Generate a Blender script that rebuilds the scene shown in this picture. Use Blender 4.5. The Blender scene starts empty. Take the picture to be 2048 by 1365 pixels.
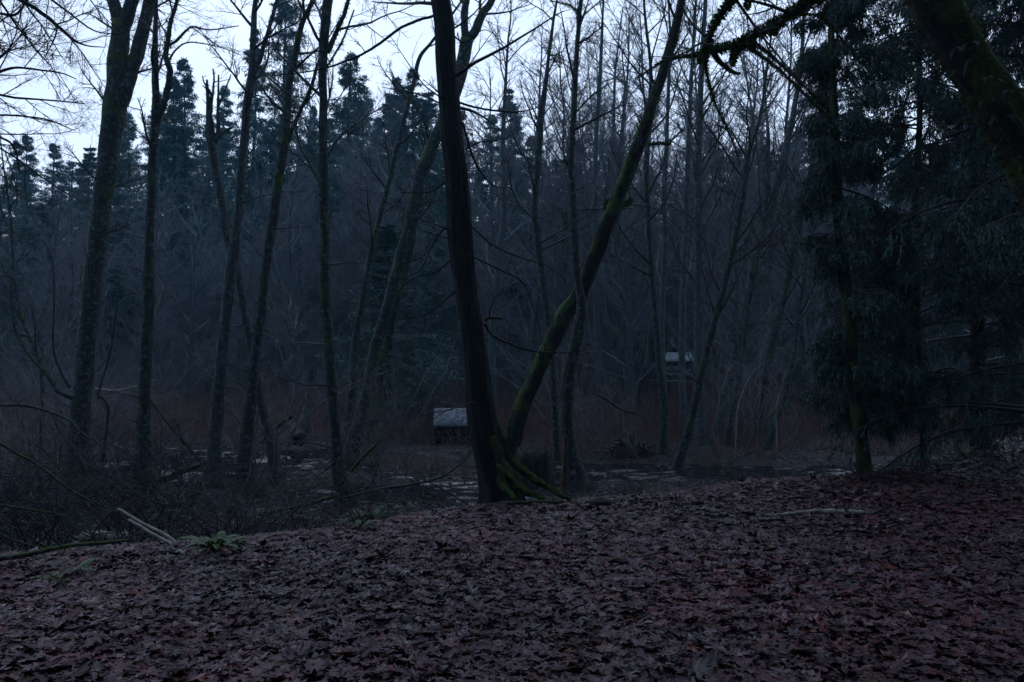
import bpy, math
import numpy as np
from mathutils import Vector

SC = bpy.context.scene
COL = SC.collection
R_ = math.radians; PI = math.pi

# ------------------------------------------------------------------ camera
FPX = 1593.0            # focal length in pixels of the 2048 px wide photograph
PITCH = R_(2.1)
CAMZ = 1.6
cam_d = bpy.data.cameras.new('camera'); cam_d.sensor_width = 36.0
cam_d.lens = 36.0 * FPX / 2048.0
cam_d.clip_start = 0.05; cam_d.clip_end = 1500
cam = bpy.data.objects.new('camera', cam_d); COL.objects.link(cam)
cam.location = (0, 0, CAMZ); cam.rotation_euler = (math.pi / 2 + PITCH, 0, 0)
SC.camera = cam

# ------------------------------------------------------------------ light
SUN_EL, SUN_AZ = R_(3.0), R_(-14.0)
w = bpy.data.worlds.new('World'); SC.world = w; w.use_nodes = True
nt = w.node_tree; nt.nodes.clear()
def N(tree, typ, **kw):
    n = tree.nodes.new(typ)
    for k, v in kw.items():
        if k == 'ins':
            for kk, vv in v.items(): n.inputs[kk].default_value = vv
        else: setattr(n, k, v)
    return n
L = nt.links.new
out = N(nt, 'ShaderNodeOutputWorld'); bg = N(nt, 'ShaderNodeBackground', ins={'Strength': 0.12})
sky = N(nt, 'ShaderNodeTexSky'); sky.sky_type = 'NISHITA'; sky.sun_disc = False
sky.sun_elevation = SUN_EL; sky.sun_rotation = SUN_AZ; sky.air_density = 1.0; sky.dust_density = 2.0; sky.ozone_density = 3.0
tc = N(nt, 'ShaderNodeTexCoord')
# overcast layer: a veil of cloud, brightest over the last daylight ahead, deep blue-grey behind
sep = N(nt, 'ShaderNodeSeparateXYZ'); L(tc.outputs['Generated'], sep.inputs[0])
mr = N(nt, 'ShaderNodeMapRange', ins={1: -0.35, 2: 0.75, 3: 0.0, 4: 1.0}); mr.interpolation_type = 'SMOOTHSTEP'
L(sep.outputs['Y'], mr.inputs[0])
noi = N(nt, 'ShaderNodeTexNoise', ins={'Scale': 2.2, 'Detail': 4.0, 'Roughness': 0.55}); L(tc.outputs['Generated'], noi.inputs['Vector'])
cr = N(nt, 'ShaderNodeMapRange', ins={1: 0.3, 2: 0.75, 3: 0.82, 4: 1.12}); L(noi.outputs['Fac'], cr.inputs[0])
veil = N(nt, 'ShaderNodeMix', data_type='RGBA'); L(mr.outputs[0], veil.inputs[0])
veil.inputs[6].default_value = (2.3, 4.1, 6.6, 1)
veil.inputs[7].default_value = (8.6, 10.5, 13.9, 1)
mul = N(nt, 'ShaderNodeVectorMath', operation='SCALE'); L(veil.outputs[2], mul.inputs[0]); L(cr.outputs[0], mul.inputs['Scale'])
mx = N(nt, 'ShaderNodeMix', data_type='RGBA', ins={0: 0.88}); L(sky.outputs[0], mx.inputs[6]); L(mul.outputs[0], mx.inputs[7])
L(mx.outputs[2], bg.inputs[0]); L(bg.outputs[0], out.inputs[0])

sd = bpy.data.lights.new('sun', 'SUN'); sd.energy = 0.06; sd.angle = R_(25); sd.color = (0.85, 0.92, 1.0)
sun = bpy.data.objects.new('sun', sd); COL.objects.link(sun)
sun.location = (-20, 100, 60)
_d = Vector((math.sin(SUN_AZ), math.cos(SUN_AZ), 0.35)); sun.rotation_euler = _d.to_track_quat('Z', 'Y').to_euler()

vs = SC.view_settings
vs.view_transform = 'Standard'; vs.look = 'None'; vs.exposure = 0.0; vs.gamma = 1.0; vs.use_curve_mapping = False
try:
    SC.cycles.max_bounces = 5; SC.cycles.diffuse_bounces = 2; SC.cycles.glossy_bounces = 2
    SC.cycles.transparent_max_bounces = 4; SC.cycles.volume_bounces = 0
    SC.cycles.use_adaptive_sampling = False; SC.cycles.use_denoising = True; SC.cycles.denoiser = 'OPENIMAGEDENOISE'; SC.cycles.denoising_input_passes = 'RGB_ALBEDO_NORMAL'
except Exception: pass

# ------------------------------------------------------------------ pixel <-> world
def PX(px, py, Y):
    u = (px - 1024.0) / FPX; v = (682.5 - py) / FPX
    d = np.array([u, math.cos(PITCH) - v * math.sin(PITCH), math.sin(PITCH) + v * math.cos(PITCH)])
    return np.array([0, 0, CAMZ]) + d * (Y / d[1])

# ------------------------------------------------------------------ terrain function
EDGE_X = [-30, -12, -4.4, -2.9, -1.7, -.1, 2.4, 4.9, 7.4, 10.2, 20, 40]
EDGE_Y = [4.5, 5.3, 6.8, 7.4, 8.1, 9.6, 10.3, 11.6, 13.6, 16.5, 24, 34]
WATER_Z = -0.52
POOLS = [(-7.4, 18.6, 1.7, 2.6, .40), (-5.4, 19.8, 1.8, 1.0, .28), (-1.7, 13.7, 1.6, .95, .34), (3.7, 16.4, 3.6, .95, .42), (1.2, 17.6, 1.6, .6, .2),
         (-6.7, 16.2, 1.5, 1.2, .2), (-17.5, 42, 2.2, 3.5, .3), (8.2, 17.2, 1.9, .6, .3), (-4.2, 17.3, 2.0, .7, .16)]
_ph = np.random.default_rng(5).uniform(0, 6.28, 24)
def sn(x, y, f, k):
    return (np.sin(x * f + _ph[k]) * np.cos(y * f * 1.13 + _ph[k + 1]) + np.sin((x * .7 + y * .8) * f * 1.31 + _ph[k + 2]) * .7) / 1.7
def H(x, y):
    x = np.asarray(x, float); y = np.asarray(y, float)
    e = np.interp(x, EDGE_X, EDGE_Y) + .35 * sn(x, y, 1.1, 0)
    t = np.clip((y - e + .3) / 2.6, 0, 1); t = t * t * (3 - 2 * t)
    bank = .03 * sn(x, y, .8, 3) + .02 * sn(x, y, 2.3, 6) + .015 * np.clip(x, 0, 20)
    sw = -.455 + .06 * sn(x, y, .55, 9) + .03 * sn(x, y, 1.7, 12) + .012 * sn(x, y, 4.1, 15)
    for cx, cy, rx, ry, d in POOLS:
        q = ((x - cx) / rx) ** 2 + ((y - cy) / ry) ** 2
        sw = sw - d * np.exp(-q * 1.2)
    far = np.clip((y - 40) / 40, 0, 1); sw = sw + far * far * 3.2
    side = np.clip((np.abs(x) - 14 - .3 * y) / 30, 0, 1); sw = sw + side * 1.5
    return bank * (1 - t) + sw * t
def hit(px, py):
    """first point of the terrain along the ray through a pixel"""
    Y = 2.0
    while Y < 120:
        p = PX(px, py, Y)
        if p[2] <= H(p[0], p[1]): return p
        Y *= 1.004
    return p

# ------------------------------------------------------------------ mesh helpers
def nrm(a): return a / np.maximum(np.linalg.norm(a, axis=-1, keepdims=True), 1e-9)

def mesh_from(name, V, F, smooth=True, cols=None):
    """V (n,3); F list of (m,k) index arrays"""
    me = bpy.data.meshes.new(name)
    F = [f for f in F if len(f)]
    me.vertices.add(len(V)); me.vertices.foreach_set('co', np.asarray(V, np.float32).ravel())
    loops = np.concatenate([f.ravel() for f in F]).astype(np.int32)
    sizes = np.concatenate([np.full(len(f), f.shape[1]) for f in F]).astype(np.int32)
    starts = np.concatenate([[0], np.cumsum(sizes)[:-1]]).astype(np.int32)
    me.loops.add(len(loops)); me.loops.foreach_set('vertex_index', loops)
    me.polygons.add(len(sizes)); me.polygons.foreach_set('loop_start', starts)
    try: me.polygons.foreach_set('loop_total', sizes)
    except Exception: pass
    if smooth: me.polygons.foreach_set('use_smooth', np.ones(len(sizes), bool))
    if cols is not None:
        at = me.color_attributes.new('tint', 'FLOAT_COLOR', 'POINT')
        c = np.ones((len(V), 4), np.float32); c[:, :3] = cols
        at.data.foreach_set('color', c.ravel())
    me.update(calc_edges=True)
    return me

class MB:
    """collects tubes, blades, boxes; build() links them as ONE mesh object"""
    def __init__(s): s.V = []; s.F = []; s.n = 0; s.C = []
    def raw(s, V, F, col=None):
        V = np.asarray(V, float).reshape(-1, 3)
        s.V.append(V); s.F += [np.asarray(f) + s.n for f in F]; s.n += len(V)
        s.C.append(np.ones((len(V), 3)) if col is None else np.broadcast_to(np.asarray(col, float), (len(V), 3)))
    def tubes(s, P, R, sides=3, bump=0.0, seed=0, cap=False, lobe=None):
        P = np.asarray(P, float); R = np.asarray(R, float)
        if P.ndim == 2: P = P[None]; R = R[None]
        M, n, _ = P.shape
        T = np.empty_like(P); T[:, 1:-1] = P[:, 2:] - P[:, :-2]; T[:, 0] = P[:, 1] - P[:, 0]; T[:, -1] = P[:, -1] - P[:, -2]
        T = nrm(T)
        avg = np.abs(T.mean(1)); ref = np.eye(3)[avg.argmin(1)][:, None, :]
        U = nrm(np.cross(T, np.broadcast_to(ref, T.shape))); W = np.cross(T, U)
        a = np.linspace(0, 2 * np.pi, sides, endpoint=False)
        rr = R[:, :, None] * np.ones(sides)
        if bump > 0:
            g = np.random.default_rng(seed); z = np.arange(n)[None, :, None]
            for k in range(7):
                rr = rr * (1 + bump * .5 * np.sin(a[None, None, :] * g.integers(1, 6) + z * g.uniform(.08, .8) + g.uniform(0, 6.28)))
        if sides >= 30:      # furrowed bark
            g = np.random.default_rng(seed + 5); z = np.arange(n)[None, :, None]
            for k in range(4): rr = rr * (1 + .016 * np.sin(a * g.integers(8, 19) + 1.4 * np.sin(z * g.uniform(.2, .6) + g.uniform(0, 6)) + g.uniform(0, 6)))
        if lobe is not None: rr = rr * (1 + lobe[None, :, None] * np.sin(a * 5 + seed))
        V = P[:, :, None, :] + rr[..., None] * (np.cos(a)[:, None] * U[:, :, None, :] + np.sin(a)[:, None] * W[:, :, None, :])
        base = (np.arange(M) * n * sides)[:, None, None] + (np.arange(n - 1) * sides)[None, :, None]
        i = np.arange(sides); j = (i + 1) % sides
        Q = np.stack([base + i, base + j, base + j + sides, base + i + sides], -1).reshape(-1, 4)
        F = [Q]
        if cap:
            e = (np.arange(M) * n * sides)[:, None]
            F += [(e + i[::-1]), (e + (n - 1) * sides + i)]
        s.raw(V, F)
    def blades(s, S, D, ln, wd, nv, bend=0.0, col=None):
        """kite shaped leaves: start S, direction D, length, width, normal hint"""
        D = nrm(D); W = nrm(np.cross(D, nv)); Nn = np.cross(W, D)
        ln = np.broadcast_to(ln, (len(S),))[:, None]; wd = np.broadcast_to(wd, (len(S),))[:, None]
        mid = S + D * ln * .45
        V = np.stack([S, mid + W * wd * .5 + Nn * wd * .12, S + D * ln - Nn * ln * bend, mid - W * wd * .5 + Nn * wd * .12], 1)
        F = [(np.arange(len(S)) * 4)[:, None] + np.arange(4)]
        s.raw(V, F, None if col is None else np.repeat(col, 4, 0))
    def box(s, c, d, rot=None):
        c = np.asarray(c, float); d = np.asarray(d, float) / 2
        k = np.array([[x, y, z] for x in (-1, 1) for y in (-1, 1) for z in (-1, 1)]) * d
        if rot is not None: k = k @ np.asarray(rot).T
        s.raw(k + c, [np.array([[0, 1, 3, 2], [4, 6, 7, 5], [0, 4, 5, 1], [2, 3, 7, 6], [0, 2, 6, 4], [1, 5, 7, 3]])])
    def mesh(s, name, origin=(0, 0, 0), smooth=True, cols=False):
        V = np.concatenate(s.V) - np.asarray(origin, float)
        return mesh_from(name, V, s.F, smooth, np.concatenate(s.C) if cols else None)
    def build(s, name, mat, parent=None, origin=None, smooth=True, cols=False, label=None):
        if origin is None:
            origin = ORG.get(parent.name, (0, 0, 0)) if parent is not None else (0, 0, 0)
        me = s.mesh(name, origin, smooth, cols); me.materials.append(mat)
        o = bpy.data.objects.new(name, me); COL.objects.link(o)
        if parent is not None:
            o.parent = parent; ORG[o.name] = origin
        else: o.location = origin; ORG[o.name] = origin
        if label: o['label'] = label
        return o
ORG = {}

def tag(o, label=None, cat=None, group=None, kind=None):
    if label: o['label'] = label
    if cat: o['category'] = cat
    if group: o['group'] = group
    if kind: o['kind'] = kind
    return o
def thing(name, label, cat, loc=(0, 0, 0), group=None):
    o = bpy.data.objects.new(name, None); COL.objects.link(o)
    o.location = loc; o.empty_display_size = .2; ORG[o.name] = tuple(loc)
    return tag(o, label, cat, group)
KIDS = {}
def copy_tree(o, loc, rz=0, sc=1.0, label=None, group=None, tilt=(0, 0)):
    c = o.copy(); COL.objects.link(c); c.location = loc; c.rotation_euler = (tilt[0], tilt[1], rz)
    c.scale = sc if hasattr(sc, '__len__') else (sc, sc, sc)
    if label: c['label'] = label
    if group: c['group'] = group
    for ch in KIDS[o.name]:
        d = ch.copy(); COL.objects.link(d); d.parent = c
    return c
def place(o, loc, rz=0, sc=1.0, tilt=(0, 0), label=None, group=None):
    o.location = loc; o.rotation_euler = (tilt[0], tilt[1], rz); o.scale = sc if hasattr(sc, '__len__') else (sc, sc, sc)
    if label: o['label'] = label
    if group: o['group'] = group
    return o

# ------------------------------------------------------------------ growth
def grow(g, st, dr, ln, rd, n, wig, trop=0.0, tip=.3, droop=0.0):
    M = len(st); P = np.zeros((M, n, 3)); P[:, 0] = st; d = nrm(dr).copy(); step = (ln / (n - 1))[:, None]
    for k in range(1, n):
        d = d + g.normal(0, wig, (M, 3)); d[:, 2] += trop - droop * k / n
        d = nrm(d); P[:, k] = P[:, k - 1] + d * step
    return P, rd[:, None] * (1 - (1 - tip) * np.linspace(0, 1, n))
def at_t(P, R, idx, t):
    n = P.shape[1]; f = np.clip(t, 0, .9999) * (n - 1); k = f.astype(int); w = (f - k)[:, None]
    p = P[idx, k] * (1 - w) + P[idx, k + 1] * w
    r = R[idx, k] * (1 - w[:, 0]) + R[idx, k + 1] * w[:, 0]
    return p, nrm(P[idx, k + 1] - P[idx, k]), r
def spawn(g, P, R, per, t0, t1, ang, ang_s=.2):
    M = len(P); idx = np.repeat(np.arange(M), per); k = np.tile(np.arange(per), M)
    t = t0 + (t1 - t0) * (k + g.uniform(0, 1, M * per)) / per
    p, tn, r = at_t(P, R, idx, t)
    rv = g.normal(0, 1, (M * per, 3)); pr = nrm(rv - (rv * tn).sum(-1, keepdims=True) * tn)
    a = ang + g.normal(0, ang_s, M * per)
    return p, nrm(np.cos(a)[:, None] * tn + np.sin(a)[:, None] * pr), r, t, idx
def plen(P): return np.linalg.norm(np.diff(P, axis=1), axis=2).sum(1)

def spline(pts, per=8, jit=0.0, seed=0):
    """Catmull-Rom through rows of (x,y,z,r)"""
    p = np.asarray(pts, float)
    if len(p) == 2: p = np.vstack([p[0], p.mean(0), p[1]])
    q = np.vstack([2 * p[0] - p[1], p, 2 * p[-1] - p[-2]]); o = []
    for i in range(len(p) - 1):
        a, b, c, d = q[i:i + 4]
        for t in np.linspace(0, 1, per, endpoint=False):
            o.append(.5 * (2 * b + (c - a) * t + (2 * a - 5 * b + 4 * c - d) * t * t + (3 * b - 3 * c + d - a) * t ** 3))
    o.append(p[-1]); o = np.array(o)
    cl = np.concatenate([[0], np.cumsum(np.linalg.norm(np.diff(o[:, :3], axis=0), axis=1))])
    m = int(np.clip(cl[-1] / max(.7 * o[:, 3].mean(), .012), 8, 130)); tq = np.linspace(0, cl[-1], m)
    o = np.stack([np.interp(tq, cl, o[:, c]) for c in range(4)], 1)
    o[:, 3] = np.maximum(o[:, 3], .0015)
    if jit:
        g = np.random.default_rng(seed); nn = g.normal(0, 1, (len(o), 3)); nn[1:-1] = (nn[:-2] + nn[1:-1] + nn[2:]) / 3; nn[1:-1] = (nn[:-2] + nn[1:-1] + nn[2:]) / 2
        o[1:-1, :3] += nn[1:-1] * jit * o[1:-1, 3:4]
    return o[:, :3], o[:, 3]
def pxline(rows, Y, dY=0.0):
    """rows of (px, py, width px) at depth Y (dY more at the end) -> (x,y,z,r)"""
    o = []
    for i, (px, py, wd) in enumerate(rows):
        y = Y + dY * i / max(1, len(rows) - 1)
        o.append(list(PX(px, py, y)) + [wd * .5 * y / FPX])
    return o

def twigs(mb, g, P, R, spec):
    """spec: list of levels (per, t0, t1, angle, length factor, radius, n, wiggle, tropism)"""
    for (per, t0, t1, ang, lf, rad, n, wig, trop) in spec:
        Lp = plen(P)
        p, d, r, t, idx = spawn(g, P, R, per, t0, t1, ang)
        ln = Lp[idx] * lf * (1.15 - .75 * t) * g.uniform(.55, 1.25, len(p))
        rd = np.minimum(r * .75, rad * g.uniform(.7, 1.2, len(p)))
        P, R = grow(g, p, d, ln, rd, n, wig, trop, .3)
        mb.tubes(P, R, 5 if rad > .03 else (4 if rad > .012 else 3))
    return P, R

# ------------------------------------------------------------------ materials
def mat(name):
    m = bpy.data.materials.new(name); m.use_nodes = True; t = m.node_tree
    b = t.nodes['Principled BSDF']; return m, t, b
def ramp(t, fac, stops):
    r = N(t, 'ShaderNodeValToRGB'); e = r.color_ramp.elements
    while len(e) < len(stops): e.new(.5)
    for el, (p, c) in zip(e, stops): el.position = p; el.color = (*c, 1)
    t.links.new(fac, r.inputs[0]); return r
def bark(name, c0, c1, lich=.0, moss=.0, rough=.75, fiss=1.0, spec=.35, lichc=(.12, .135, .13)):
    m, t, b = mat(name); l = t.links.new
    co = N(t, 'ShaderNodeTexCoord')
    mp = N(t, 'ShaderNodeMapping', ins={'Scale': (1, 1, .22)}); l(co.outputs['Object'], mp.inputs[0])
    n1 = N(t, 'ShaderNodeTexNoise', ins={'Scale': 26.0, 'Detail': 6.0, 'Roughness': .65}); l(mp.outputs[0], n1.inputs['Vector'])
    r1 = ramp(t, n1.outputs['Fac'], [(.3, c0), (.7, c1)])
    cur = r1.outputs[0]
    n2 = N(t, 'ShaderNodeTexNoise', ins={'Scale': 13.0, 'Detail': 7.0, 'Roughness': .7}); l(co.outputs['Object'], n2.inputs['Vector'])
    if lich:
        rl = ramp(t, n2.outputs['Fac'], [(.64 - .15 * lich, (0, 0, 0)), (.72 - .12 * lich, (1, 1, 1))])
        x = N(t, 'ShaderNodeMix', data_type='RGBA'); l(rl.outputs[0], x.inputs[0]); l(cur, x.inputs[6]); x.inputs[7].default_value = (*lichc, 1); cur = x.outputs[2]
    if moss:
        n3 = N(t, 'ShaderNodeTexNoise', ins={'Scale': 2.3, 'Detail': 8.0, 'Roughness': .65}); l(co.outputs['Object'], n3.inputs['Vector'])
        ge = N(t, 'ShaderNodeNewGeometry'); sp = N(t, 'ShaderNodeSeparateXYZ'); l(ge.outputs['Normal'], sp.inputs[0])
        ad = N(t, 'ShaderNodeMath', operation='MULTIPLY_ADD', ins={1: .22}); l(sp.outputs['Z'], ad.inputs[0]); l(n3.outputs['Fac'], ad.inputs[2])
        rm = ramp(t, ad.outputs[0], [(.68 - .3 * moss, (0, 0, 0)), (.78 - .3 * moss, (1, 1, 1))])
        mc = ramp(t, n1.outputs['Fac'], [(.3, (.022, .034, .006)), (.75, (.085, .115, .02))])
        x = N(t, 'ShaderNodeMix', data_type='RGBA'); l(rm.outputs[0], x.inputs[0]); l(cur, x.inputs[6]); l(mc.outputs[0], x.inputs[7]); cur = x.outputs[2]
    l(cur, b.inputs['Base Color']); b.inputs['Roughness'].default_value = rough; b.inputs['Specular IOR Level'].default_value = spec
    bp = N(t, 'ShaderNodeBump', ins={'Strength': .9 * fiss, 'Distance': .03}); l(n1.outputs['Fac'], bp.inputs['Height']); l(bp.outputs[0], b.inputs['Normal'])
    return m
def plain(name, c0, c1, scale=8.0, rough=.7, spec=.3, trans=0.0, tint=False, bumps=0.0):
    m, t, b = mat(name); l = t.links.new
    co = N(t, 'ShaderNodeTexCoord')
    n1 = N(t, 'ShaderNodeTexNoise', ins={'Scale': scale, 'Detail': 4.0, 'Roughness': .6}); l(co.outputs['Object'], n1.inputs['Vector'])
    r = ramp(t, n1.outputs['Fac'], [(.3, c0), (.7, c1)]); cur = r.outputs[0]
    if tint:
        a = N(t, 'ShaderNodeAttribute'); a.attribute_name = 'tint'
        x = N(t, 'ShaderNodeMix', data_type='RGBA', blend_type='MULTIPLY', ins={0: 1.0}); l(cur, x.inputs[6]); l(a.outputs['Color'], x.inputs[7]); cur = x.outputs[2]
    l(cur, b.inputs['Base Color']); b.inputs['Roughness'].default_value = rough; b.inputs['Specular IOR Level'].default_value = spec
    if bumps:
        bp = N(t, 'ShaderNodeBump', ins={'Strength': bumps, 'Distance': .02}); l(n1.outputs['Fac'], bp.inputs['Height']); l(bp.outputs[0], b.inputs['Normal'])
    return m
M_DARK = bark('dark_conifer_bark', (.006, .005, .005), (.026, .022, .021), moss=.12, fiss=1.5, spec=.2)
M_ALDER = bark('alder_bark', (.012, .011, .011), (.05, .047, .046), lich=.8, moss=.45, spec=.25)
M_ALDER2 = bark('grey_alder_bark', (.025, .025, .026), (.09, .09, .092), lich=.9, moss=.15, spec=.25)
M_MOSSY = bark('mossy_bark', (.008, .007, .006), (.03, .025, .02), lich=.1, moss=.8, spec=.2)
M_ROOT = bark('root_bark', (.010, .009, .007), (.034, .028, .022), moss=.62, fiss=1.3, spec=.2)
M_HAZE_BARK = bark('haze_paled_alder_bark', (.035, .036, .036), (.10, .105, .105), lich=.4, moss=.2, fiss=.4, spec=.2)  # grey bark, paled in the colour for the fade of distance
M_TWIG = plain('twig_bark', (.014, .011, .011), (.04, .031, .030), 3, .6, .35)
M_HAZE_TWIG = plain('haze_paled_twig_bark', (.105, .092, .100), (.215, .185, .195), 2, .65, .3)  # pale twigs, colour lightened further to stand in for distant haze
M_FIR = plain('haze_blued_fir_needles', (.028, .070, .066), (.060, .130, .118), 1.5, .6, .3)  # blue-green needles, pushed bluer to paint haze onto the far firs
M_CEDAR = plain('cedar_sprays', (.014, .036, .026), (.045, .094, .068), 2.5, .55, .35, tint=True)
M_FERN = plain('fern_fronds', (.03, .07, .014), (.08, .145, .03), 5, .45, .4)
M_MOSS = plain('moss', (.032, .048, .007), (.13, .17, .026), 14, .9, .1)
M_REED = plain('dead_reed', (.03, .019, .016), (.15, .095, .078), 1.2, .7, .25, tint=True)
M_LEAF = plain('maple_leaf_litter', (.55, .55, .55), (1.0, 1.0, 1.0), 30, .42, .36, tint=True)
_t = M_LEAF.node_tree; _n = N(_t, 'ShaderNodeTexNoise', ins={'Scale': 9.0, 'Detail': 3.0}); _r = N(_t, 'ShaderNodeMapRange', ins={1: .35, 2: .65, 3: .28, 4: .72})
_t.links.new([q for q in _t.nodes if q.type == 'TEX_COORD'][0].outputs['Object'], _n.inputs['Vector']); _t.links.new(_n.outputs['Fac'], _r.inputs[0]); _t.links.new(_r.outputs[0], _t.nodes['Principled BSDF'].inputs['Roughness'])
M_PALE = plain('barkless_wood', (.14, .11, .085), (.38, .31, .25), 12, .55, .4)
M_WOOD = plain('weathered_timber', (.018, .015, .013), (.05, .043, .038), 9, .6, .35, bumps=.5)
M_ROT = plain('rotten_black_wood', (.005, .0045, .004), (.018, .015, .012), 9, .7, .2, bumps=.8)
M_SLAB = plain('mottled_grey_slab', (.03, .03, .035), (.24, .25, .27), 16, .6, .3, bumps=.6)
M_SHED = plain('grey_shed_boards', (.16, .14, .13), (.34, .30, .285), 6, .65, .3, bumps=.4)
M_STONE = plain('dark_stone', (.02, .02, .022), (.05, .05, .055), 20, .5, .4, bumps=.6)
M_METAL = plain('shed_roof_sheet', (.30, .33, .37), (.52, .56, .62), 6, .35, .6)
M_PINK = plain('pink_ribbon', (.10, .009, .035), (.15, .014, .06), 8, .5, .4)
M_STAKE = plain('rusty_stake', (.045, .02, .014), (.11, .05, .03), 14, .7, .25, bumps=.4)

def ground_mat():
    m, t, b = mat('forest_soil'); l = t.links.new
    co = N(t, 'ShaderNodeTexCoord')
    n1 = N(t, 'ShaderNodeTexNoise', ins={'Scale': 1.3, 'Detail': 8.0, 'Roughness': .7}); l(co.outputs['Object'], n1.inputs['Vector'])
    n2 = N(t, 'ShaderNodeTexNoise', ins={'Scale': 22.0, 'Detail': 5.0, 'Roughness': .7}); l(co.outputs['Object'], n2.inputs['Vector'])
    r = ramp(t, n1.outputs['Fac'], [(.35, (.007, .005, .004)), (.55, (.017, .012, .010)), (.75, (.035, .029, .020))])
    r2 = ramp(t, n2.outputs['Fac'], [(.3, (.45, .45, .45)), (.7, (1, 1, 1))])
    x = N(t, 'ShaderNodeMix', data_type='RGBA', blend_type='MULTIPLY', ins={0: 1.0}); l(r.outputs[0], x.inputs[6]); l(r2.outputs[0], x.inputs[7])
    l(x.outputs[2], b.inputs['Base Color']); b.inputs['Roughness'].default_value = .6; b.inputs['Specular IOR Level'].default_value = .3
    bp = N(t, 'ShaderNodeBump', ins={'Strength': 1.0, 'Distance': .08}); l(n2.outputs['Fac'], bp.inputs['Height']); l(bp.outputs[0], b.inputs['Normal'])
    return m
def water_mat():
    m, t, b = mat('swamp_water'); l = t.links.new
    co = N(t, 'ShaderNodeTexCoord')
    mp = N(t, 'ShaderNodeMapping', ins={'Scale': (1.0, 3.5, 1)}); l(co.outputs['Object'], mp.inputs[0])
    n = N(t, 'ShaderNodeTexNoise', ins={'Scale': 9.0, 'Detail': 6.0, 'Roughness': .65}); l(mp.outputs[0], n.inputs['Vector'])
    bp = N(t, 'ShaderNodeBump', ins={'Strength': .22, 'Distance': .012}); l(n.outputs['Fac'], bp.inputs['Height']); l(bp.outputs[0], b.inputs['Normal'])
    b.inputs['Base Color'].default_value = (.012, .014, .014, 1); b.inputs['Roughness'].default_value = .05; b.inputs['IOR'].default_value = 1.33
    return m
M_SOIL = ground_mat(); M_WATER = water_mat()

# ------------------------------------------------------------------ ground and water
def axis(lo, hi, fine_lo, fine_hi, fs, cs):
    a = list(np.arange(fine_lo, fine_hi, fs)); x = fine_lo; s = fs
    left = []
    while x > lo: s = min(s * 1.25, cs); x -= s; left.append(max(x, lo))
    x = a[-1]; s = fs; right = []
    while x < hi: s = min(s * 1.25, cs); x += s; right.append(min(x, hi))
    return np.array(left[::-1] + a + right)
gx = axis(-85, 85, -16, 16, .16, 5); gy = axis(-18, 110, 2, 26, .16, 5)
X, Yg = np.meshgrid(gx, gy); Z = H(X, Yg)
nx, ny = len(gx), len(gy); ii = np.arange(ny - 1)[:, None] * nx + np.arange(nx - 1)[None]
gm = MB(); gm.raw(np.stack([X, Yg, Z], -1), [np.stack([ii, ii + 1, ii + nx + 1, ii + nx], -1).reshape(-1, 4)])
tag(gm.build('ground', M_SOIL), 'leaf-strewn earth bank sloping into swampy hollow', kind='structure')
wm = MB(); wx = axis(-60, 60, -12, 11, .07, 3); wy = axis(7, 58, 12, 23, .07, 3); XX, YY = np.meshgrid(wx, wy); ZZ = np.zeros_like(XX)
_g = np.random.default_rng(8)
for lam in np.geomspace(.22, 1.1, 16):
    th = _g.normal(PI / 2, .7); ZZ += .0048 * (lam / .3) ** .7 * np.sin((XX * math.cos(th) * .45 + YY * math.sin(th)) * 2 * PI / lam + _g.uniform(0, 6.28) + 1.2 * np.sin(XX * _g.uniform(.4, 1.5) + YY * _g.uniform(.3, .9)))
ZZ *= 1.1 * np.clip(.6 + .6 * sn(XX, YY, 1.4, 11), .12, 1.1) * ((np.abs(XX) < 12) & (YY < 23))
n_ = len(wx); ii = np.arange(len(wy) - 1)[:, None] * n_ + np.arange(n_ - 1)[None]
wm.raw(np.stack([XX, YY, ZZ + WATER_Z], -1), [np.stack([ii, ii + 1, ii + n_ + 1, ii + n_], -1).reshape(-1, 4)])
tag(wm.build('water', M_WATER), 'shallow swamp water in dark pools beyond the bank', kind='structure')

# ------------------------------------------------------------------ leaf litter
def leaf_shape(full=True):
    h = [(0, 1.0), (9, .78), (15, .82), (24, .45), (38, .62), (50, .92), (60, .70), (72, .40), (92, .50), (108, .62), (124, .42), (150, .30), (172, .12)] if full else \
        [(0, 1.0), (24, .45), (50, .9), (72, .40), (108, .6), (150, .3)]
    a = [x for x, _ in h] + [360 - x for x, _ in h[::-1] if 0 < x < 179]
    r = [x for _, x in h] + [x for d, x in h[::-1] if 0 < d < 179]
    a = np.radians(a); r = np.array(r)
    return np.stack([np.sin(a) * r, np.cos(a) * r], 1)
PAL = np.array([[.080, .050, .060], [.100, .070, .086], [.055, .034, .040], [.105, .055, .050], [.100, .018, .014], [.070, .011, .009], [.150, .110, .115], [.038, .024, .026], [.120, .080, .045], [.150, .040, .016]])
PW = np.array([.20, .15, .15, .12, .10, .08, .07, .08, .03, .02])
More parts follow.
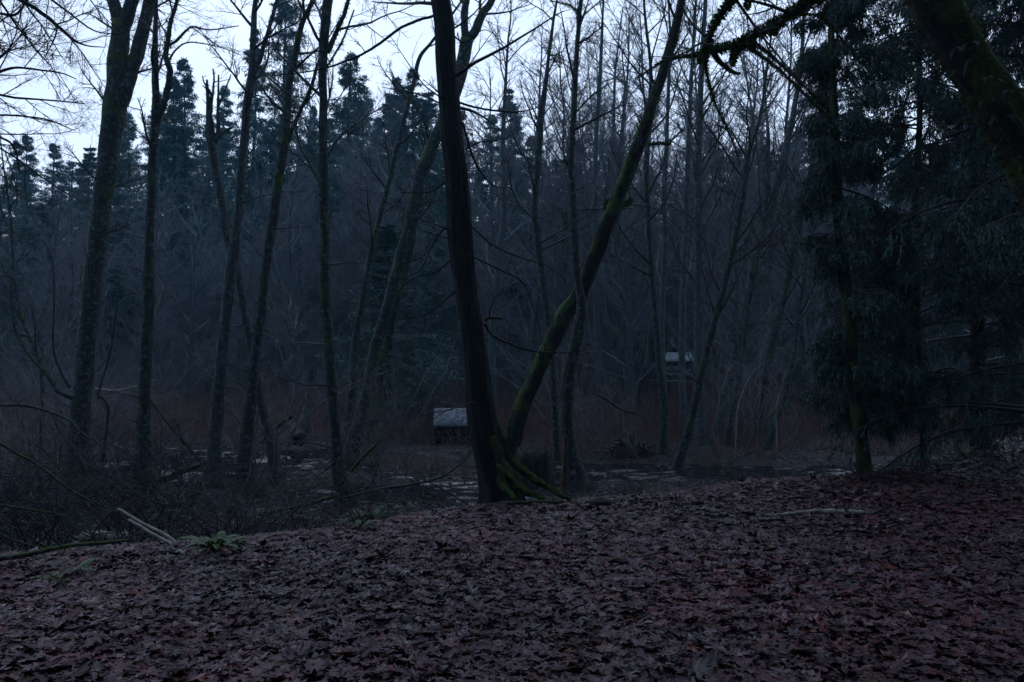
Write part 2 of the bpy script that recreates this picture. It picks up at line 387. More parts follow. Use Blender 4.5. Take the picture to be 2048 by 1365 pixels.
def leaves(name, g, xy, zoff, size, full, label, tilt=.16):
    k = len(xy); S = leaf_shape(full); n = len(S)
    sz = size * g.choice([.45, .75, 1.0, 1.2], k, p=[.3, .33, .27, .10]) * g.uniform(.8, 1.2, k)
    asp = g.uniform(.75, 1.1, k)
    L2 = np.zeros((k, n + 1, 3)); L2[:, 1:, 0] = S[:, 0] * asp[:, None]; L2[:, 1:, 1] = S[:, 1]; L2[:, 1:, :2] += g.normal(0, .05, (k, n, 2)); L2[:, 1:] *= np.where(g.uniform(0, 1, (k, 1, 1)) < .35, np.clip(g.uniform(.1, 1.7, (k, n, 1)), .3, 1), 1)
    rr = (L2[..., :2] ** 2).sum(-1)
    cu = g.choice([.3, .75, 1.3], k, p=[.66, .26, .08]); c1 = (cu * g.normal(.10, .22, k))[:, None]; c2 = (cu * g.normal(0, .24, k))[:, None]; c3 = (cu * g.normal(0, .26, k))[:, None]
    L2[..., 2] = c1 * rr + c2 * np.abs(L2[..., 0]) + c3 * L2[..., 0] * L2[..., 1] + g.normal(0, .04, (k, n + 1))
    L2 *= sz[:, None, None]
    th = g.uniform(0, 6.283, k); nz = nrm(np.concatenate([g.normal(0, tilt, (k, 2)), np.ones((k, 1))], 1))
    ux = nrm(np.stack([np.cos(th), np.sin(th), -(nz[:, 0] * np.cos(th) + nz[:, 1] * np.sin(th))], 1)); uy = np.cross(nz, ux)
    V = L2[..., 0:1] * ux[:, None] + L2[..., 1:2] * uy[:, None] + L2[..., 2:3] * nz[:, None]
    V[..., :2] += xy[:, None]; V[..., 2] += zoff[:, None]
    i = np.arange(1, n + 1); j = np.roll(i, -1)
    F = ((np.arange(k) * (n + 1))[:, None, None] + np.stack([np.zeros(n, int), i, j], -1)[None]).reshape(-1, 3)
    pat = sn(xy[:, 0], xy[:, 1], 1.7, 1) + .7 * sn(xy[:, 0], xy[:, 1], 4.3, 6); pat2 = sn(xy[:, 0], xy[:, 1], 1.1, 13)
    red = np.isin(np.arange(len(PAL)), [3, 4, 5, 9]); pw = PW * np.where(red, np.exp(.9 * pat)[:, None], 1.0); cw = np.cumsum(pw, 1); cw /= cw[:, -1:]
    c = PAL[(g.uniform(0, 1, (k, 1)) > cw).sum(1).clip(0, len(PAL) - 1)] * g.uniform(.6, 1.4, (k, 1)) * (1 + .28 * pat2)[:, None] * LEAFC
    mb = MB(); mb.raw(V, [F], np.repeat(c, n + 1, 0))
    return tag(mb.build(name, M_LEAF, cols=True), label, kind='stuff')
LEAFC = np.array([.92, .42, .52])
g = np.random.default_rng(11)
def scatter(g, n, y0, y1, pw, spread=.74, edge=.9):
    """points over the bank, thinning past its edge"""
    y = y0 + (y1 - y0) * g.uniform(0, 1, n) ** pw; x = g.uniform(-1, 1, n) * (spread * y + 1.0)
    e = np.interp(x, EDGE_X, EDGE_Y)
    k = y < e + edge * g.exponential(.45, n) - .25
    return np.stack([x[k], y[k]], 1)
xy = scatter(g, 46000, 2.6, 7.2, .8)
leaves('leaf_litter', g, xy, H(xy[:, 0], xy[:, 1]) + g.uniform(.0, .065, len(xy)), .082, True, 'wet brown and dark red maple leaves carpeting the near bank')
xy = scatter(g, 125000, 6.9, 26, 1.7, edge=2.6)
leaves('leaf_litter', g, xy, H(xy[:, 0], xy[:, 1]) + g.uniform(.005, .045, len(xy)), .08, False, 'wet brown maple leaves covering the bank towards the swamp edge')

n = 30000; y = 9 + 17 * g.uniform(0, 1, n); x = g.uniform(-1, 1, n) * (.72 * y + 1); h0 = H(x, y)
k = (y > np.interp(x, EDGE_X, EDGE_Y) + .4) & ((h0 > WATER_Z - .02) | (g.uniform(0, 1, n) < .3)) & (sn(x, y, 1.9, 8) + g.normal(0, .5, n) > -.1)
xy = np.stack([x[k], y[k]], 1); LEAFC = np.array([.55, .5, .55])
leaves('leaf_litter', g, xy, np.maximum(H(xy[:, 0], xy[:, 1]), WATER_Z) + g.uniform(.005, .03, len(xy)), .085, False, 'dark rotting leaves scattered over the swamp floor')
tb_ = MB(); k2 = g.choice(len(xy), 2600, replace=False); st = np.stack([xy[k2, 0], xy[k2, 1], np.maximum(H(xy[k2, 0], xy[k2, 1]), WATER_Z) + .02], 1)
d_ = np.concatenate([g.normal(0, 1, (len(k2), 2)), g.normal(.12, .2, (len(k2), 1))], 1)
P_, R2_ = grow(g, st, d_, g.uniform(.2, 1.1, len(k2)), g.uniform(.003, .010, len(k2)), 6, .12, -.02, .4); tb_.tubes(P_, R2_, 4)
twigs(tb_, g, P_, R2_, [(3, .2, 1, .7, .45, .004, 4, .15, 0)])
tag(tb_.build('twig_litter', M_TWIG), 'dead twigs littering the swamp floor', kind='stuff')
LEAFC = np.array([.92, .42, .52])

xy = scatter(g, 900, 2.8, 13, 1.1); st = np.stack([xy[:, 0], xy[:, 1], H(xy[:, 0], xy[:, 1]) + .045], 1)
d_ = np.concatenate([g.normal(0, 1, (len(xy), 2)), g.normal(.0, .08, (len(xy), 1))], 1); tb_ = MB()
P_, R2_ = grow(g, st, d_, g.uniform(.06, .42, len(xy)), g.uniform(.0015, .0045, len(xy)), 6, .1, -.01, .5); tb_.tubes(P_, R2_, 4)
tag(tb_.build('twig_litter', M_ALDER), 'short fallen twigs lying among the leaves of the bank', kind='stuff')

# ------------------------------------------------------------------ prototype: bare alder of the far thicket
GRP_A = 'bare alders of the hazy thicket beyond the swamp'
LBL_A = 'bare grey alder in the hazy twiggy thicket beyond the swamp'
def alder_proto(seed, h, r, spread=1.0):
    g = np.random.default_rng(seed)
    root = thing('alder_tree', LBL_A, 'tree', (0, 0, 0), GRP_A)
    k = 12; t = np.linspace(0, 1, k); P = np.zeros((k, 3)); P[:, 2] = t * h - .3
    bx = np.cumsum(g.normal(0, .10, (k, 2)), 0); P[:, :2] = bx - bx[0]
    R = r * (1 - .88 * t) + .008; R[0] *= 1.35
    mb = MB(); mb.tubes(P, R, 8, .06, seed)
    if g.uniform() < .5:      # a second leader
        q = int(k * g.uniform(.3, .55)); d = np.array([[g.normal(0, .3), g.normal(0, .3), 1.0]])
        P2, R2 = grow(g, P[q:q + 1], d, np.array([h * (1 - t[q]) * .85]), R[q:q + 1] * .75, 8, .06, .03, .1); mb.tubes(P2, R2, 6)
        Pm = [P[None], P2]; Rm = [R[None], R2]
    else: Pm = [P[None]]; Rm = [R[None]]
    a = mb.build('trunk', M_HAZE_BARK, root)
    tb = MB()
    for PP, RR in zip(Pm, Rm):
        twigs(tb, g, PP, RR, [(44, .10, .99, .8, .25 * spread, .035, 7, .10, .075), (8, .15, 1, .75, .45, .014, 5, .13, .05), (8, .1, 1, .7, .52, .008, 4, .16, .03), (5, .15, 1, .7, .6, .0055, 3, .15, .02)])
    b = tb.build('branches', M_HAZE_TWIG, root)
    KIDS[root.name] = [a, b]
    return root
protoA = [alder_proto(100 + i, hh, rr, sp) for i, (hh, rr, sp) in enumerate([(16, .15, 1.0), (14, .12, 1.15), (18, .17, .9), (12, .10, 1.3), (15, .11, .8), (17, .14, 1.1)])]
A_H = [16, 14, 18, 12, 15, 17]
A_TOP = ([-200, 0, 250, 450, 620, 780, 950, 1050, 1300, 1600, 1750, 2100], [360, 360, 350, 370, 310, 270, 270, 230, 200, 220, 240, 260])
g = np.random.default_rng(21)
used = set()
def put_alder(px, top, Y, g):
    if Y < 41 and 1305 < px < 1410: Y += 9
    x = PX(px, 700, Y)[0]; z = float(H(x, Y)); hh = PX(px, top, Y)[2] - z
    i = int(g.integers(0, len(protoA))); s = hh / A_H[i]; sw = s ** .55
    kw = dict(rz=g.uniform(0, 6.28), sc=(sw, sw, s), tilt=(g.normal(0, .035), g.normal(0, .045)))
    if i not in used: used.add(i); return place(protoA[i], (x, Y, z), **kw)
    return copy_tree(protoA[i], (x, Y, z), **kw)
for k in range(180):
    Y = 36 + 40 * g.uniform() ** 1.2; px = g.uniform(-120, 2150)
    put_alder(px, np.interp(px, *A_TOP) + g.uniform(-30, 170) + (Y - 36) * 1.2, Y, g)

# ------------------------------------------------------------------ prototype: far conifer
GRP_F = 'conifers of the dusky skyline behind the thicket'
LBL_F = 'dark conifer on the dusky skyline behind the bare thicket'
def fir_proto(seed, h, wide, gap=.0):
    g = np.random.default_rng(seed)
    root = thing('conifer_tree', LBL_F, 'tree', (0, 0, 0), GRP_F)
    k = 10; t = np.linspace(0, 1, k); P = np.zeros((k, 3)); P[:, 2] = t * h - .3; P[:, :2] = np.cumsum(g.normal(0, .04, (k, 2)), 0)
    R = .012 * h * (1 - .93 * t); mb = MB(); mb.tubes(P, R, 8, .05, seed)
    a = mb.build('trunk', M_DARK, root)
    n = 260; tt = np.sort(g.uniform(.10 + gap, .99, n)); idx = np.zeros(n, int)
    p, tn, r = at_t(P[None], R[None], idx, tt); az = g.uniform(0, 6.28, n)
    d = np.stack([np.cos(az), np.sin(az), .15 + .75 * tt ** 2 + g.normal(0, .15, n)], 1)
    ln = (wide * 1.75 * (1 - tt) ** .95 * np.minimum(1, .35 + tt * 2.2) * g.uniform(.35, 1.3, n) + .10) * (1 + .15 * np.sin(tt * 31 + seed) * np.sin(tt * 13))
    B, BR = grow(g, p, d, ln, .010 * ln + .006, 7, .06, .01, .3, .26)
    fb = MB(); fb.tubes(B, BR, 3)
    per = 14; q, dd, r, t2, ix = spawn(g, B, BR, per, .12, 1.0, .95, .15)
    dd[:, 2] = dd[:, 2] * .35 - .22; L2 = ln[ix] * .34 * (1.1 - .7 * t2) * g.uniform(.6, 1.2, len(q)) + .12
    C, CR = grow(g, q, dd, L2, np.full(len(q), .006), 4, .06, -.04)
    q, d3, r, t3, i3 = spawn(g, C, CR, 9, .0, 1.0, .8, .3)
    fb.blades(q, d3 + np.array([0, 0, -.25]), (.12 + .22 * L2[i3]) * g.uniform(.5, 1.4, len(q)), .046, np.array([[0., 0, 1]]) + g.normal(0, .35, (len(q), 3)), .15)
    b = fb.build('crown', M_FIR, root, smooth=False)
    KIDS[root.name] = [a, b]
    return root
protoF = [fir_proto(200 + i, 20.0, ww, gp) for i, (ww, gp) in enumerate([(3.2, 0), (2.7, .1), (3.8, .05), (2.3, .0)])]
usedF = set()
def put_fir(px, top, Y, g, i=None, label=None, wide=1.0, group=GRP_F):
    if Y < 46 and 1240 < px < 1470: Y = 50
    x = PX(px, 700, Y)[0]; z = float(H(x, Y)); s = (PX(px, top, Y)[2] - z) / 20.0
    i = int(g.integers(0, len(protoF))) if i is None else i
    sw = wide * s ** .6
    kw = dict(rz=g.uniform(0, 6.28), sc=(sw, sw, s), tilt=(g.normal(0, .015), g.normal(0, .015)))
    if i not in usedF and label is None: usedF.add(i); return place(protoF[i], (x, Y, z), **kw)
    o = copy_tree(protoF[i], (x, Y, z), **kw)
    if label:
        o['label'] = label
        if 'group' in o: del o['group']
    return o
F_TOP = ([-100, 0, 60, 150, 230, 300, 360, 420, 480, 560, 640, 700, 800, 870, 950, 1030, 1100, 1250, 1400, 1550, 1700, 1900, 2150], [215, 235, 235, 205, 165, 150, 130, 170, 215, 190, 140, 120, 120, 160, 220, 210, 270, 270, 280, 260, 180, 180, 160])
g = np.random.default_rng(31)
for k in range(84):
    px = -100 + 2250 * (k + g.uniform()) / 84; Y = g.uniform(54, 88)
    put_fir(px, np.interp(px, *F_TOP) + g.uniform(-10, 130), Y, g, None, None, g.uniform(1.0, 1.5))
put_fir(362, 108, 62, g, 0, 'pointed conifer standing clear on the skyline between the forked trunk and the broken snag', 1.15)
put_fir(552, -60, 56, g, 2, 'tallest fir with tiered dark boughs, rising behind the lichen-spotted alder', 1.0)
put_fir(495, 40, 60, g, 3, 'narrow fir pressed against the left side of the tallest fir', .9)
put_fir(680, 95, 50, g, 2, 'bushy dark conifer filling the sky just right of the straight lichen-striped alder', 1.1)
put_fir(835, 120, 52, g, 0, 'dark conifer directly left of the big black trunk, seen through bare branches', 1.0)
put_fir(1028, 165, 72, g, 3, 'misty blue conifer spire in the gap right of the big black trunk', 1.2)
put_fir(1660, 70, 58, g, 1, 'hazy conifer behind the ivy-clad cedar trunk at right', 1.0)
put_fir(785, 440, 27, g, 3, 'young hemlock with drooping boughs behind the slanting trunks left of the big black trunk', 1.5)
GRP_S = 'unseen conifers added round the viewpoint to shade the bank'  # out-of-view trees added to block sky light from the near bank
for x, y, s in [(-3.5, -5, .9), (3.5, -6, 1.0), (-9, -4, 1.0), (9, -3, 1.0), (-14, 0, .9), (15, 1, 1.0), (0, -9, 1.1), (-7, -10, 1.1), (8, -10, 1.1), (9.5, 3.2, .8), (12.5, 6.5, .9)]:
    o = copy_tree(protoF[int(g.integers(0, 4))], (x, y, float(H(x, y))), g.uniform(0, 6.28), (1.5 * s, 1.5 * s, s), 'unseen dense conifer added round the viewpoint to shade the leaf carpet', GRP_S)
GRP_Y = 'young evergreens low in the thicket beyond the swamp'
for k in range(64):
    px = g.uniform(-60, 2100); Y = g.uniform(40, 66)
    o = put_fir(px, g.uniform(380, 640), Y, g, int(g.integers(0, 4)), 'young dark evergreen low in the shade of the thicket beyond the swamp', 1.5)
    o['group'] = GRP_Y

# ------------------------------------------------------------------ undergrowth of the far thicket, one mass
g = np.random.default_rng(41)
n = 1500; y = 36 + 34 * g.uniform(0, 1, n); x = g.uniform(-1, 1, n) * (.72 * y + 2); k = ~((np.abs(x / y - .211) < .035) & (y < 41)); x, y = x[k], y[k]; n = len(x)
ub = MB()
st = np.repeat(np.stack([x, y, H(x, y) - .05], 1), 6, 0); st[:, :2] += g.normal(0, .3, (len(st), 2))
d = np.concatenate([g.normal(0, .38, (len(st), 2)), np.ones((len(st), 1))], 1)
P, R = grow(g, st, d, g.uniform(1.5, 4.8, len(st)), np.full(len(st), .014), 6, .12, .02, .3); ub.tubes(P, R, 3)
twigs(ub, g, P, R, [(5, .2, 1, .7, .4, .008, 4, .18, .02), (3, .1, 1, .7, .5, .006, 3, .15, .0)])
tag(ub.build('undergrowth', M_HAZE_TWIG), 'tangle of bare brush under the far thicket', kind='stuff')


def in_pool(x, y, f):
    m = np.zeros(np.shape(x), bool)
    for cx, cy, rx, ry, d in POOLS[:8]: m |= (np.abs(x * cy / np.maximum(y, 1) - cx) < rx * .95) & (y > cy - ry - f) & (y < cy + ry)
    return m
# ------------------------------------------------------------------ brown brush and dead reeds of the swamp, one mass
g = np.random.default_rng(51)
n = 34000; y = 11 + 32 * g.uniform(0, 1, n) ** .8; x = g.uniform(-1, 1, n) * (.72 * y + 1.5)
e = np.interp(x, EDGE_X, EDGE_Y); h0 = H(x, y)
clump = sn(x, y, .9, 2) + .6 * sn(x, y, 2.7, 7) + .5 * np.clip((y - 19) / 8, -1.6, 1.2)
k = (y > e + 1.0) & (clump + g.normal(0, .35, n) > np.interp(y, [14, 20, 24], [.55, .22, -.15])) & (h0 > WATER_Z + .0) & ~(in_pool(x, y, 3.0) & (g.uniform(0, 1, n) < .88))
x, y, h0 = x[k], y[k], h0[k]; n = len(x)
ht = g.uniform(.35, 1.0, n) * np.interp(y, [11, 18, 22, 27, 40], [.35, .55, .95, 1.5, 2.0]) * (1 + .35 * sn(x, y, 1.6, 4))
rb = MB(); d = np.concatenate([g.normal(0, .33, (n, 2)), np.ones((n, 1))], 1)
P, R = grow(g, np.stack([x, y, h0 - .03], 1), d, ht, np.full(n, .007), 5, .14, 0, .4, .14); rb.tubes(P, R, 3)
twigs(rb, g, P, R, [(4, .2, 1, .75, .42, .0045, 3, .2, .0)])
mcol = np.array([1.0, .86, .82])[None] * np.ones((rb.n, 3)); rb.C = [mcol * np.array([1.8, 1.5, 1.45])]
tag(rb.build('dead_reeds', M_REED, cols=True), 'brown dead reeds and brush standing over the swamp', kind='stuff')
# pale matted grass on the swamp hummocks
n = 16000; px_ = g.uniform(-1, 1, n); y = 12 + 14 * g.uniform(0, 1, n); x = px_ * (.72 * y + 1)
e = np.interp(x, EDGE_X, EDGE_Y); h0 = H(x, y); cl = sn(x, y, 1.2, 5) + .7 * sn(x, y, 3.0, 10)
k = (y > e + .5) & (cl + g.normal(0, .3, n) > .25) & (h0 > WATER_Z + .015) & ~in_pool(x, y, 1.5); x, y, h0 = x[k], y[k], h0[k]; n = len(x)
gb = MB(); d = np.concatenate([g.normal(0, 1.0, (n, 2)), .75 * np.ones((n, 1))], 1)
P, R = grow(g, np.stack([x, y, h0 - .01], 1), d, g.uniform(.18, .5, n), np.full(n, .004), 4, .1, 0, .3, .9); gb.tubes(P, R, 3)
gb.C = [np.array([2.3, 2.0, 1.4])[None] * np.ones((gb.n, 3))]
tag(gb.build('matted_grass', M_REED, cols=True), 'straw coloured matted grass on the swamp hummocks', kind='stuff')

# ------------------------------------------------------------------ traced trees
def moss_fuzz(mb, g, P, R, n, ln, up=.6, hang=.5):
    """short tufts over the skin of a limb, more on its upper side"""
    n_pt = len(P); f = g.uniform(0, n_pt - 1.001, n); k = f.astype(int); w_ = (f - k)[:, None]
    p = P[k] * (1 - w_) + P[k + 1] * w_; r = R[k] * (1 - w_[:, 0]) + R[k + 1] * w_[:, 0]; t = nrm(P[k + 1] - P[k])
    v = g.normal(0, 1, (n, 3)); v[:, 2] += up; v = nrm(v - (v * t).sum(-1, keepdims=True) * t)
    d = v + g.normal(0, .5, (n, 3)); d[:, 2] -= hang * g.uniform(0, 1, n)
    l_ = np.minimum(ln, .008 + 1.3 * r) * g.uniform(.3, 1.2, n)
    mb.blades(p + v * r[:, None] * .93, d, l_, l_ * .35, g.normal(0, 1, (n, 3)), .2)

def ext(rows, Y, h, tip=.25, k=3, seed=0):
    """carry a stem on above the frame"""
    g = np.random.default_rng(seed); a, b = np.array(rows[-2]), np.array(rows[-1])
    d = (b - a)[:3]; d /= np.linalg.norm(d); o = list(rows)
    for i in range(1, k + 1):
        d = d + np.append(g.normal(0, .06, 2), .05); d /= np.linalg.norm(d)
        q = o[-1][:3] + d * h / k; o.append(list(q) + [b[3] * (1 - (1 - tip) * i / k)])
    return o

TRUNKS = {}
def traced(name, label, rows, Y, m, limbs=(), top=4.0, dY=0.0, crown=None, flare=1.5, seed=0, sides=14, dead=6, bump=.05, cat='tree', twm=None, mossy=0, group=None, limb_tw=True, stand=True):
    """rows: the trunk from its foot upward as (px, py, width); limbs: further stems traced the same way"""
    g = np.random.default_rng(seed)
    r4 = pxline(rows, Y, dY)
    b0 = r4[0]; zb = float(H(b0[0], b0[1]))
    if stand: r4 = [[b0[0], b0[1], min(zb, b0[2]) - .2, b0[3]]] + [q for q in r4 if q[2] > zb + .06]
    if top: r4 = ext(r4, Y, top, seed=seed)
    P, Rr = spline(r4, 8, .07, seed)
    fl_ = np.exp(-np.maximum(P[:, 2] - zb, 0) / .30); Rr = Rr * (1 + (flare - 1) * fl_)
    base = (float(P[0][0]), float(P[0][1]), zb)
    root = thing(name, label, cat, base, group)
    mb = MB(); mb.tubes(P, Rr, sides, bump, seed, True, lobe=.16 * fl_)
    stems = [(P, Rr)]
    for j, lm in enumerate(limbs):
        lr, lopt = (lm[0], lm[1]) if isinstance(lm, tuple) and isinstance(lm[0], list) else (lm, {})
        q4 = pxline(lr, lopt.get('Y', Y + lopt.get('off', 0)), lopt.get('dY', 0))
        if lopt.get('top'): q4 = ext(q4, Y, lopt['top'], seed=seed + j)
        lp, lrr = spline(q4, 6, .12, seed + j + 50); mb.tubes(lp, lrr, 10 if lr[0][2] > 8 else 6, bump, seed + j, True)
        stems.append((lp, lrr))
    mb.build('trunk', m, root)
    tb = MB(); tw = twm or M_TWIG
    c = dict(n=16, t0=.45, L=.22, ang=.9, trop=.04, per=(8, 7, 4)); c.update(crown or {})
    for si, (sp, sr) in enumerate(stems):
        Lp = np.linalg.norm(np.diff(sp, axis=0), axis=1).sum()
        n1 = c['n'] if si == 0 else max(3, int(c['n'] * Lp / np.linalg.norm(np.diff(P, axis=0), axis=1).sum()))
        t0 = c['t0'] if si == 0 else .2
        ref = np.linalg.norm(np.diff(P, axis=0), axis=1).sum()
        p, d, r, t, ix = spawn(g, sp[None], sr[None], n1, t0, .99, c['ang'])
        ln = ref * c['L'] * (1.1 - .6 * t) * g.uniform(.5, 1.3, len(p))
        if si and sr[0] < .03: ln = ln * .45
        B, BR = grow(g, p, d, ln, np.minimum(r * .55, .028), 9, .11, c['trop'], .25); tb.tubes(B, BR, 4)
        twigs(tb, g, B, BR, [(c['per'][0], .15, 1, .75, .42, .011, 5, .14, .03), (c['per'][1], .1, 1, .75, .5, .006, 4, .17, .015), (c['per'][2], .1, 1, .7, .55, .0038, 3, .16, 0)])
    if dead:       # short broken snags low on the stem
        p, d, r, t, ix = spawn(g, P[None], Rr[None], dead, .08, .5, 1.2)
        B, BR = grow(g, p, d, g.uniform(.3, 1.6, len(p)), np.minimum(r * .3, .014), 7, .16, .01, .3); tb.tubes(B, BR, 4)
        twigs(tb, g, B, BR, [(4, .25, 1, .8, .45, .006, 4, .18, 0), (3, .1, 1, .8, .5, .0035, 3, .18, 0)])
    tb.build('branches', tw, root)
    if mossy:
        fb = MB()
        for sp, sr in stems: moss_fuzz(fb, g, sp, sr, int(mossy * (1 if sp is P else .5)), .05)
        fb.build('moss', M_MOSS, root, smooth=False)
    TRUNKS[label] = (root, stems)
    return root

traced('alder_tree', 'stout dark alder forking into three thick stems, leftmost of the big trunks', [(150, 960, 42), (158, 860, 38), (172, 700, 35), (185, 560, 36), (198, 450, 36), (218, 300, 40), (232, 200, 46), (238, 110, 38), (241, 45, 34)], 15.0, M_ALDER,
       limbs=[[(243, 70, 30), (235, 30, 26), (224, -10, 24), (214, -90, 22), (190, -260, 14)], [(244, 60, 28), (258, 25, 26), (270, -15, 24), (292, -120, 20), (330, -330, 10)], [(232, 220, 36), (256, 165, 28), (275, 100, 27), (290, 50, 25), (300, 0, 24), (318, -90, 20), (350, -260, 12)]],
       top=0, crown=dict(n=7, t0=.5, L=.18), seed=1, mossy=500, bump=.04)
traced('alder_tree', 'slim mossy alder second from left, splitting in two high up with a crooked side branch', [(286, 990, 34), (286, 900, 28), (290, 760, 24), (296, 600, 21), (299, 470, 19), (305, 320, 17), (311, 240, 16), (311, 150, 13), (311, 60, 10), (312, 0, 8)], 13.2, M_ALDER,
       limbs=[[(312, 245, 13), (322, 225, 12), (331, 195, 12), (341, 145, 12), (331, 112, 11), (336, 80, 10), (342, 40, 8), (354, 0, 7), (372, -110, 4)], [(337, 92, 6), (355, 80, 6), (372, 62, 5), (386, 54, 4), (420, 60, 3), (478, 52, 2)], [(338, 122, 5), (352, 100, 4), (380, 85, 3), (440, 95, 2), (480, 110, 1.5)]],
       top=3, crown=dict(n=12, t0=.5, L=.16), seed=2, mossy=400)
traced('alder_tree', 'lichen-spotted alder leaning right, crossing the broken snag and forked before the tallest fir', [(425, 950, 26), (436, 800, 24), (446, 690, 22), (456, 590, 22), (466, 510, 23), (474, 460, 19), (480, 370, 17), (489, 275, 16), (497, 200, 17), (503, 140, 14), (507, 60, 12), (511, 0, 10)], 14.4, M_ALDER2,
       limbs=[[(503, 155, 11), (518, 125, 9), (527, 95, 9), (540, 50, 8), (553, 5, 7), (570, -80, 4)], [(500, 165, 6), (520, 150, 5), (535, 122, 4), (538, 90, 3)]], top=3, crown=dict(n=10, t0=.55, L=.15), seed=3, mossy=250)
traced('snag', 'broken-topped dead alder snag with antler-like bare prongs', [(556, 965, 26), (545, 895, 22), (530, 833, 19), (516, 768, 17), (505, 710, 17), (498, 669, 17), (488, 621, 17), (478, 560, 18), (466, 505, 19), (452, 467, 18), (441, 393, 17), (429, 325, 17), (421, 270, 18), (417, 215, 10), (414, 160, 4)], 14.8, M_ALDER2,
       limbs=[[(430, 285, 11), (437, 262, 9), (436, 220, 6), (437, 180, 4), (437, 150, 3)], [(421, 240, 7), (423, 200, 6), (420, 185, 5), (408, 165, 3), (405, 152, 2)], [(424, 200, 5), (428, 160, 4), (426, 138, 3)], [(432, 278, 8), (447, 265, 6), (468, 253, 4)], [(437, 215, 4), (450, 180, 3), (462, 150, 2.5)], [(425, 192, 4), (414, 178, 3), (405, 172, 2)]],
       top=0, crown=dict(n=2, t0=.3, L=.06, per=(3, 3, 2)), seed=4, dead=10, cat='dead tree', mossy=150)
traced('alder_tree', 'dark slender alder leaning right, just right of the crossed pair, forking halfway up', [(486, 975, 30), (493, 890, 25), (503, 790, 21), (513, 690, 18), (523, 614, 17), (534, 518, 18), (545, 450, 18), (560, 345, 17), (571, 274, 15), (578, 171, 14), (592, 103, 13), (603, 51, 11), (626, 0, 9)], 14.2, M_ALDER,
       limbs=[[(566, 310, 10), (580, 270, 9), (600, 225, 8), (616, 190, 8), (627, 160, 7), (640, 110, 4)]], top=3, crown=dict(n=12, t0=.5, L=.15), seed=5, mossy=250)
traced('alder_tree', 'straight lichen-striped alder standing alone left of the big black trunk', [(692, 1000, 34), (675, 917, 24), (667, 820, 19), (661, 735, 20), (653, 620, 20), (649, 540, 20), (649, 450, 19), (646, 350, 20), (646, 240, 17), (646, 150, 17), (648, 80, 19), (656, 0, 20)], 12.4, M_ALDER,
       limbs=[[(655, 105, 11), (668, 75, 10), (682, 45, 9), (694, 10, 8), (705, -50, 6)], [(650, 140, 5), (672, 105, 4), (690, 70, 4), (708, 20, 3)]], top=4, crown=dict(n=14, t0=.4, L=.18), seed=6, mossy=500)
traced('alder_tree', 'thin dark trunk slanting up from the lichen-striped alder to the big black trunk', [(690, 900, 22), (703, 800, 18), (709, 690, 14), (727, 587, 13), (746, 484, 12), (757, 445, 11), (785, 335, 11), (805, 253, 10), (826, 171, 9), (839, 116, 8), (863, 85, 6)], 19, M_ALDER,
       top=3, crown=dict(n=12, t0=.35, L=.17), seed=7, sides=10)
traced('alder_tree', 'thick mossy trunk slanting up and passing behind the big black trunk, forked at the top', [(705, 895, 30), (729, 809, 25), (748, 706, 24), (763, 655, 22), (781, 587, 22), (805, 501, 24), (826, 428, 26), (839, 359, 26), (860, 308, 26), (884, 250, 26), (912, 180, 27), (928, 120, 27), (934, 78, 26)], 18, M_ALDER,
       limbs=[[(933, 90, 17), (929, 50, 15), (932, 0, 14), (938, -80, 11), (950, -220, 6)], [(936, 85, 20), (952, 55, 18), (965, 30, 16), (983, 0, 14), (1010, -60, 11), (1060, -180, 6)], [(963, 35, 6), (960, 10, 5), (964, -40, 4)]], top=0, crown=dict(n=10, t0=.45, L=.15), seed=8, mossy=500)
# the big black trunk
big = traced('conifer_tree', 'big straight black-barked conifer trunk in the centre with mossy roots at its foot',
       [(1004, 992, 74), (990, 940, 68), (978, 900, 62), (964, 830, 55), (952, 720, 48), (935, 600, 43), (918, 450, 50), (907, 300, 45), (894, 150, 41), (882, 0, 38)], 10.2, M_DARK, flare=1.25,
       limbs=[[(870, 32, 6), (840, 40, 6), (800, 57, 6), (760, 87, 6), (722, 110, 5), (660, 134, 4), (600, 146, 2.5), (540, 152, 1.5)],
              [(915, 205, 5), (955, 216, 4.5), (1000, 223, 4), (1040, 224, 3), (1090, 212, 1.5)],
              [(925, 245, 5), (945, 312, 4.5), (962, 345, 4), (985, 370, 3), (1012, 377, 2)],
              [(930, 300, 3), (960, 285, 3), (1000, 280, 2), (1035, 265, 1.2)],
              [(970, 640, 7), (985, 636, 6), (1007, 639, 4)],
              [(970, 648, 6), (985, 672, 5), (1030, 692, 5), (1070, 703, 4), (1120, 706, 3), (1175, 702, 2)],
              [(945, 455, 4), (985, 490, 3.5), (1040, 515, 3), (1090, 530, 2), (1130, 560, 1.2)],
              [(948, 515, 4), (1000, 540, 3.5), (1045, 565, 3), (1065, 610, 2), (1090, 700, 1.2)],
              [(905, 350, 4), (880, 372, 4), (855, 385, 3), (800, 385, 1.5)],
              [(905, 440, 4), (870, 480, 3), (840, 540, 2.5), (790, 562, 1.5), (740, 580, 1)],
              [(903, 520, 4), (870, 545, 3), (830, 555, 2.5), (780, 600, 1)],
              [(905, 60, 4), (945, 30, 3), (980, -10, 2)], [(905, 70, 4), (930, 85, 3), (970, 60, 2), (1012, 90, 1.5), (1060, 130, 1)],
              [(912, 580, 4), (880, 610, 3), (850, 630, 2), (800, 640, 1)]],
       top=9, crown=dict(n=14, t0=.3, L=.10, ang=1.35, trop=-.02, per=(5, 4, 2)), seed=9, sides=56, dead=8, bump=.03)
TB = TRUNKS['big straight black-barked conifer trunk in the centre with mossy roots at its foot']
rtb = MB(); mfz = MB(); g = np.random.default_rng(77)
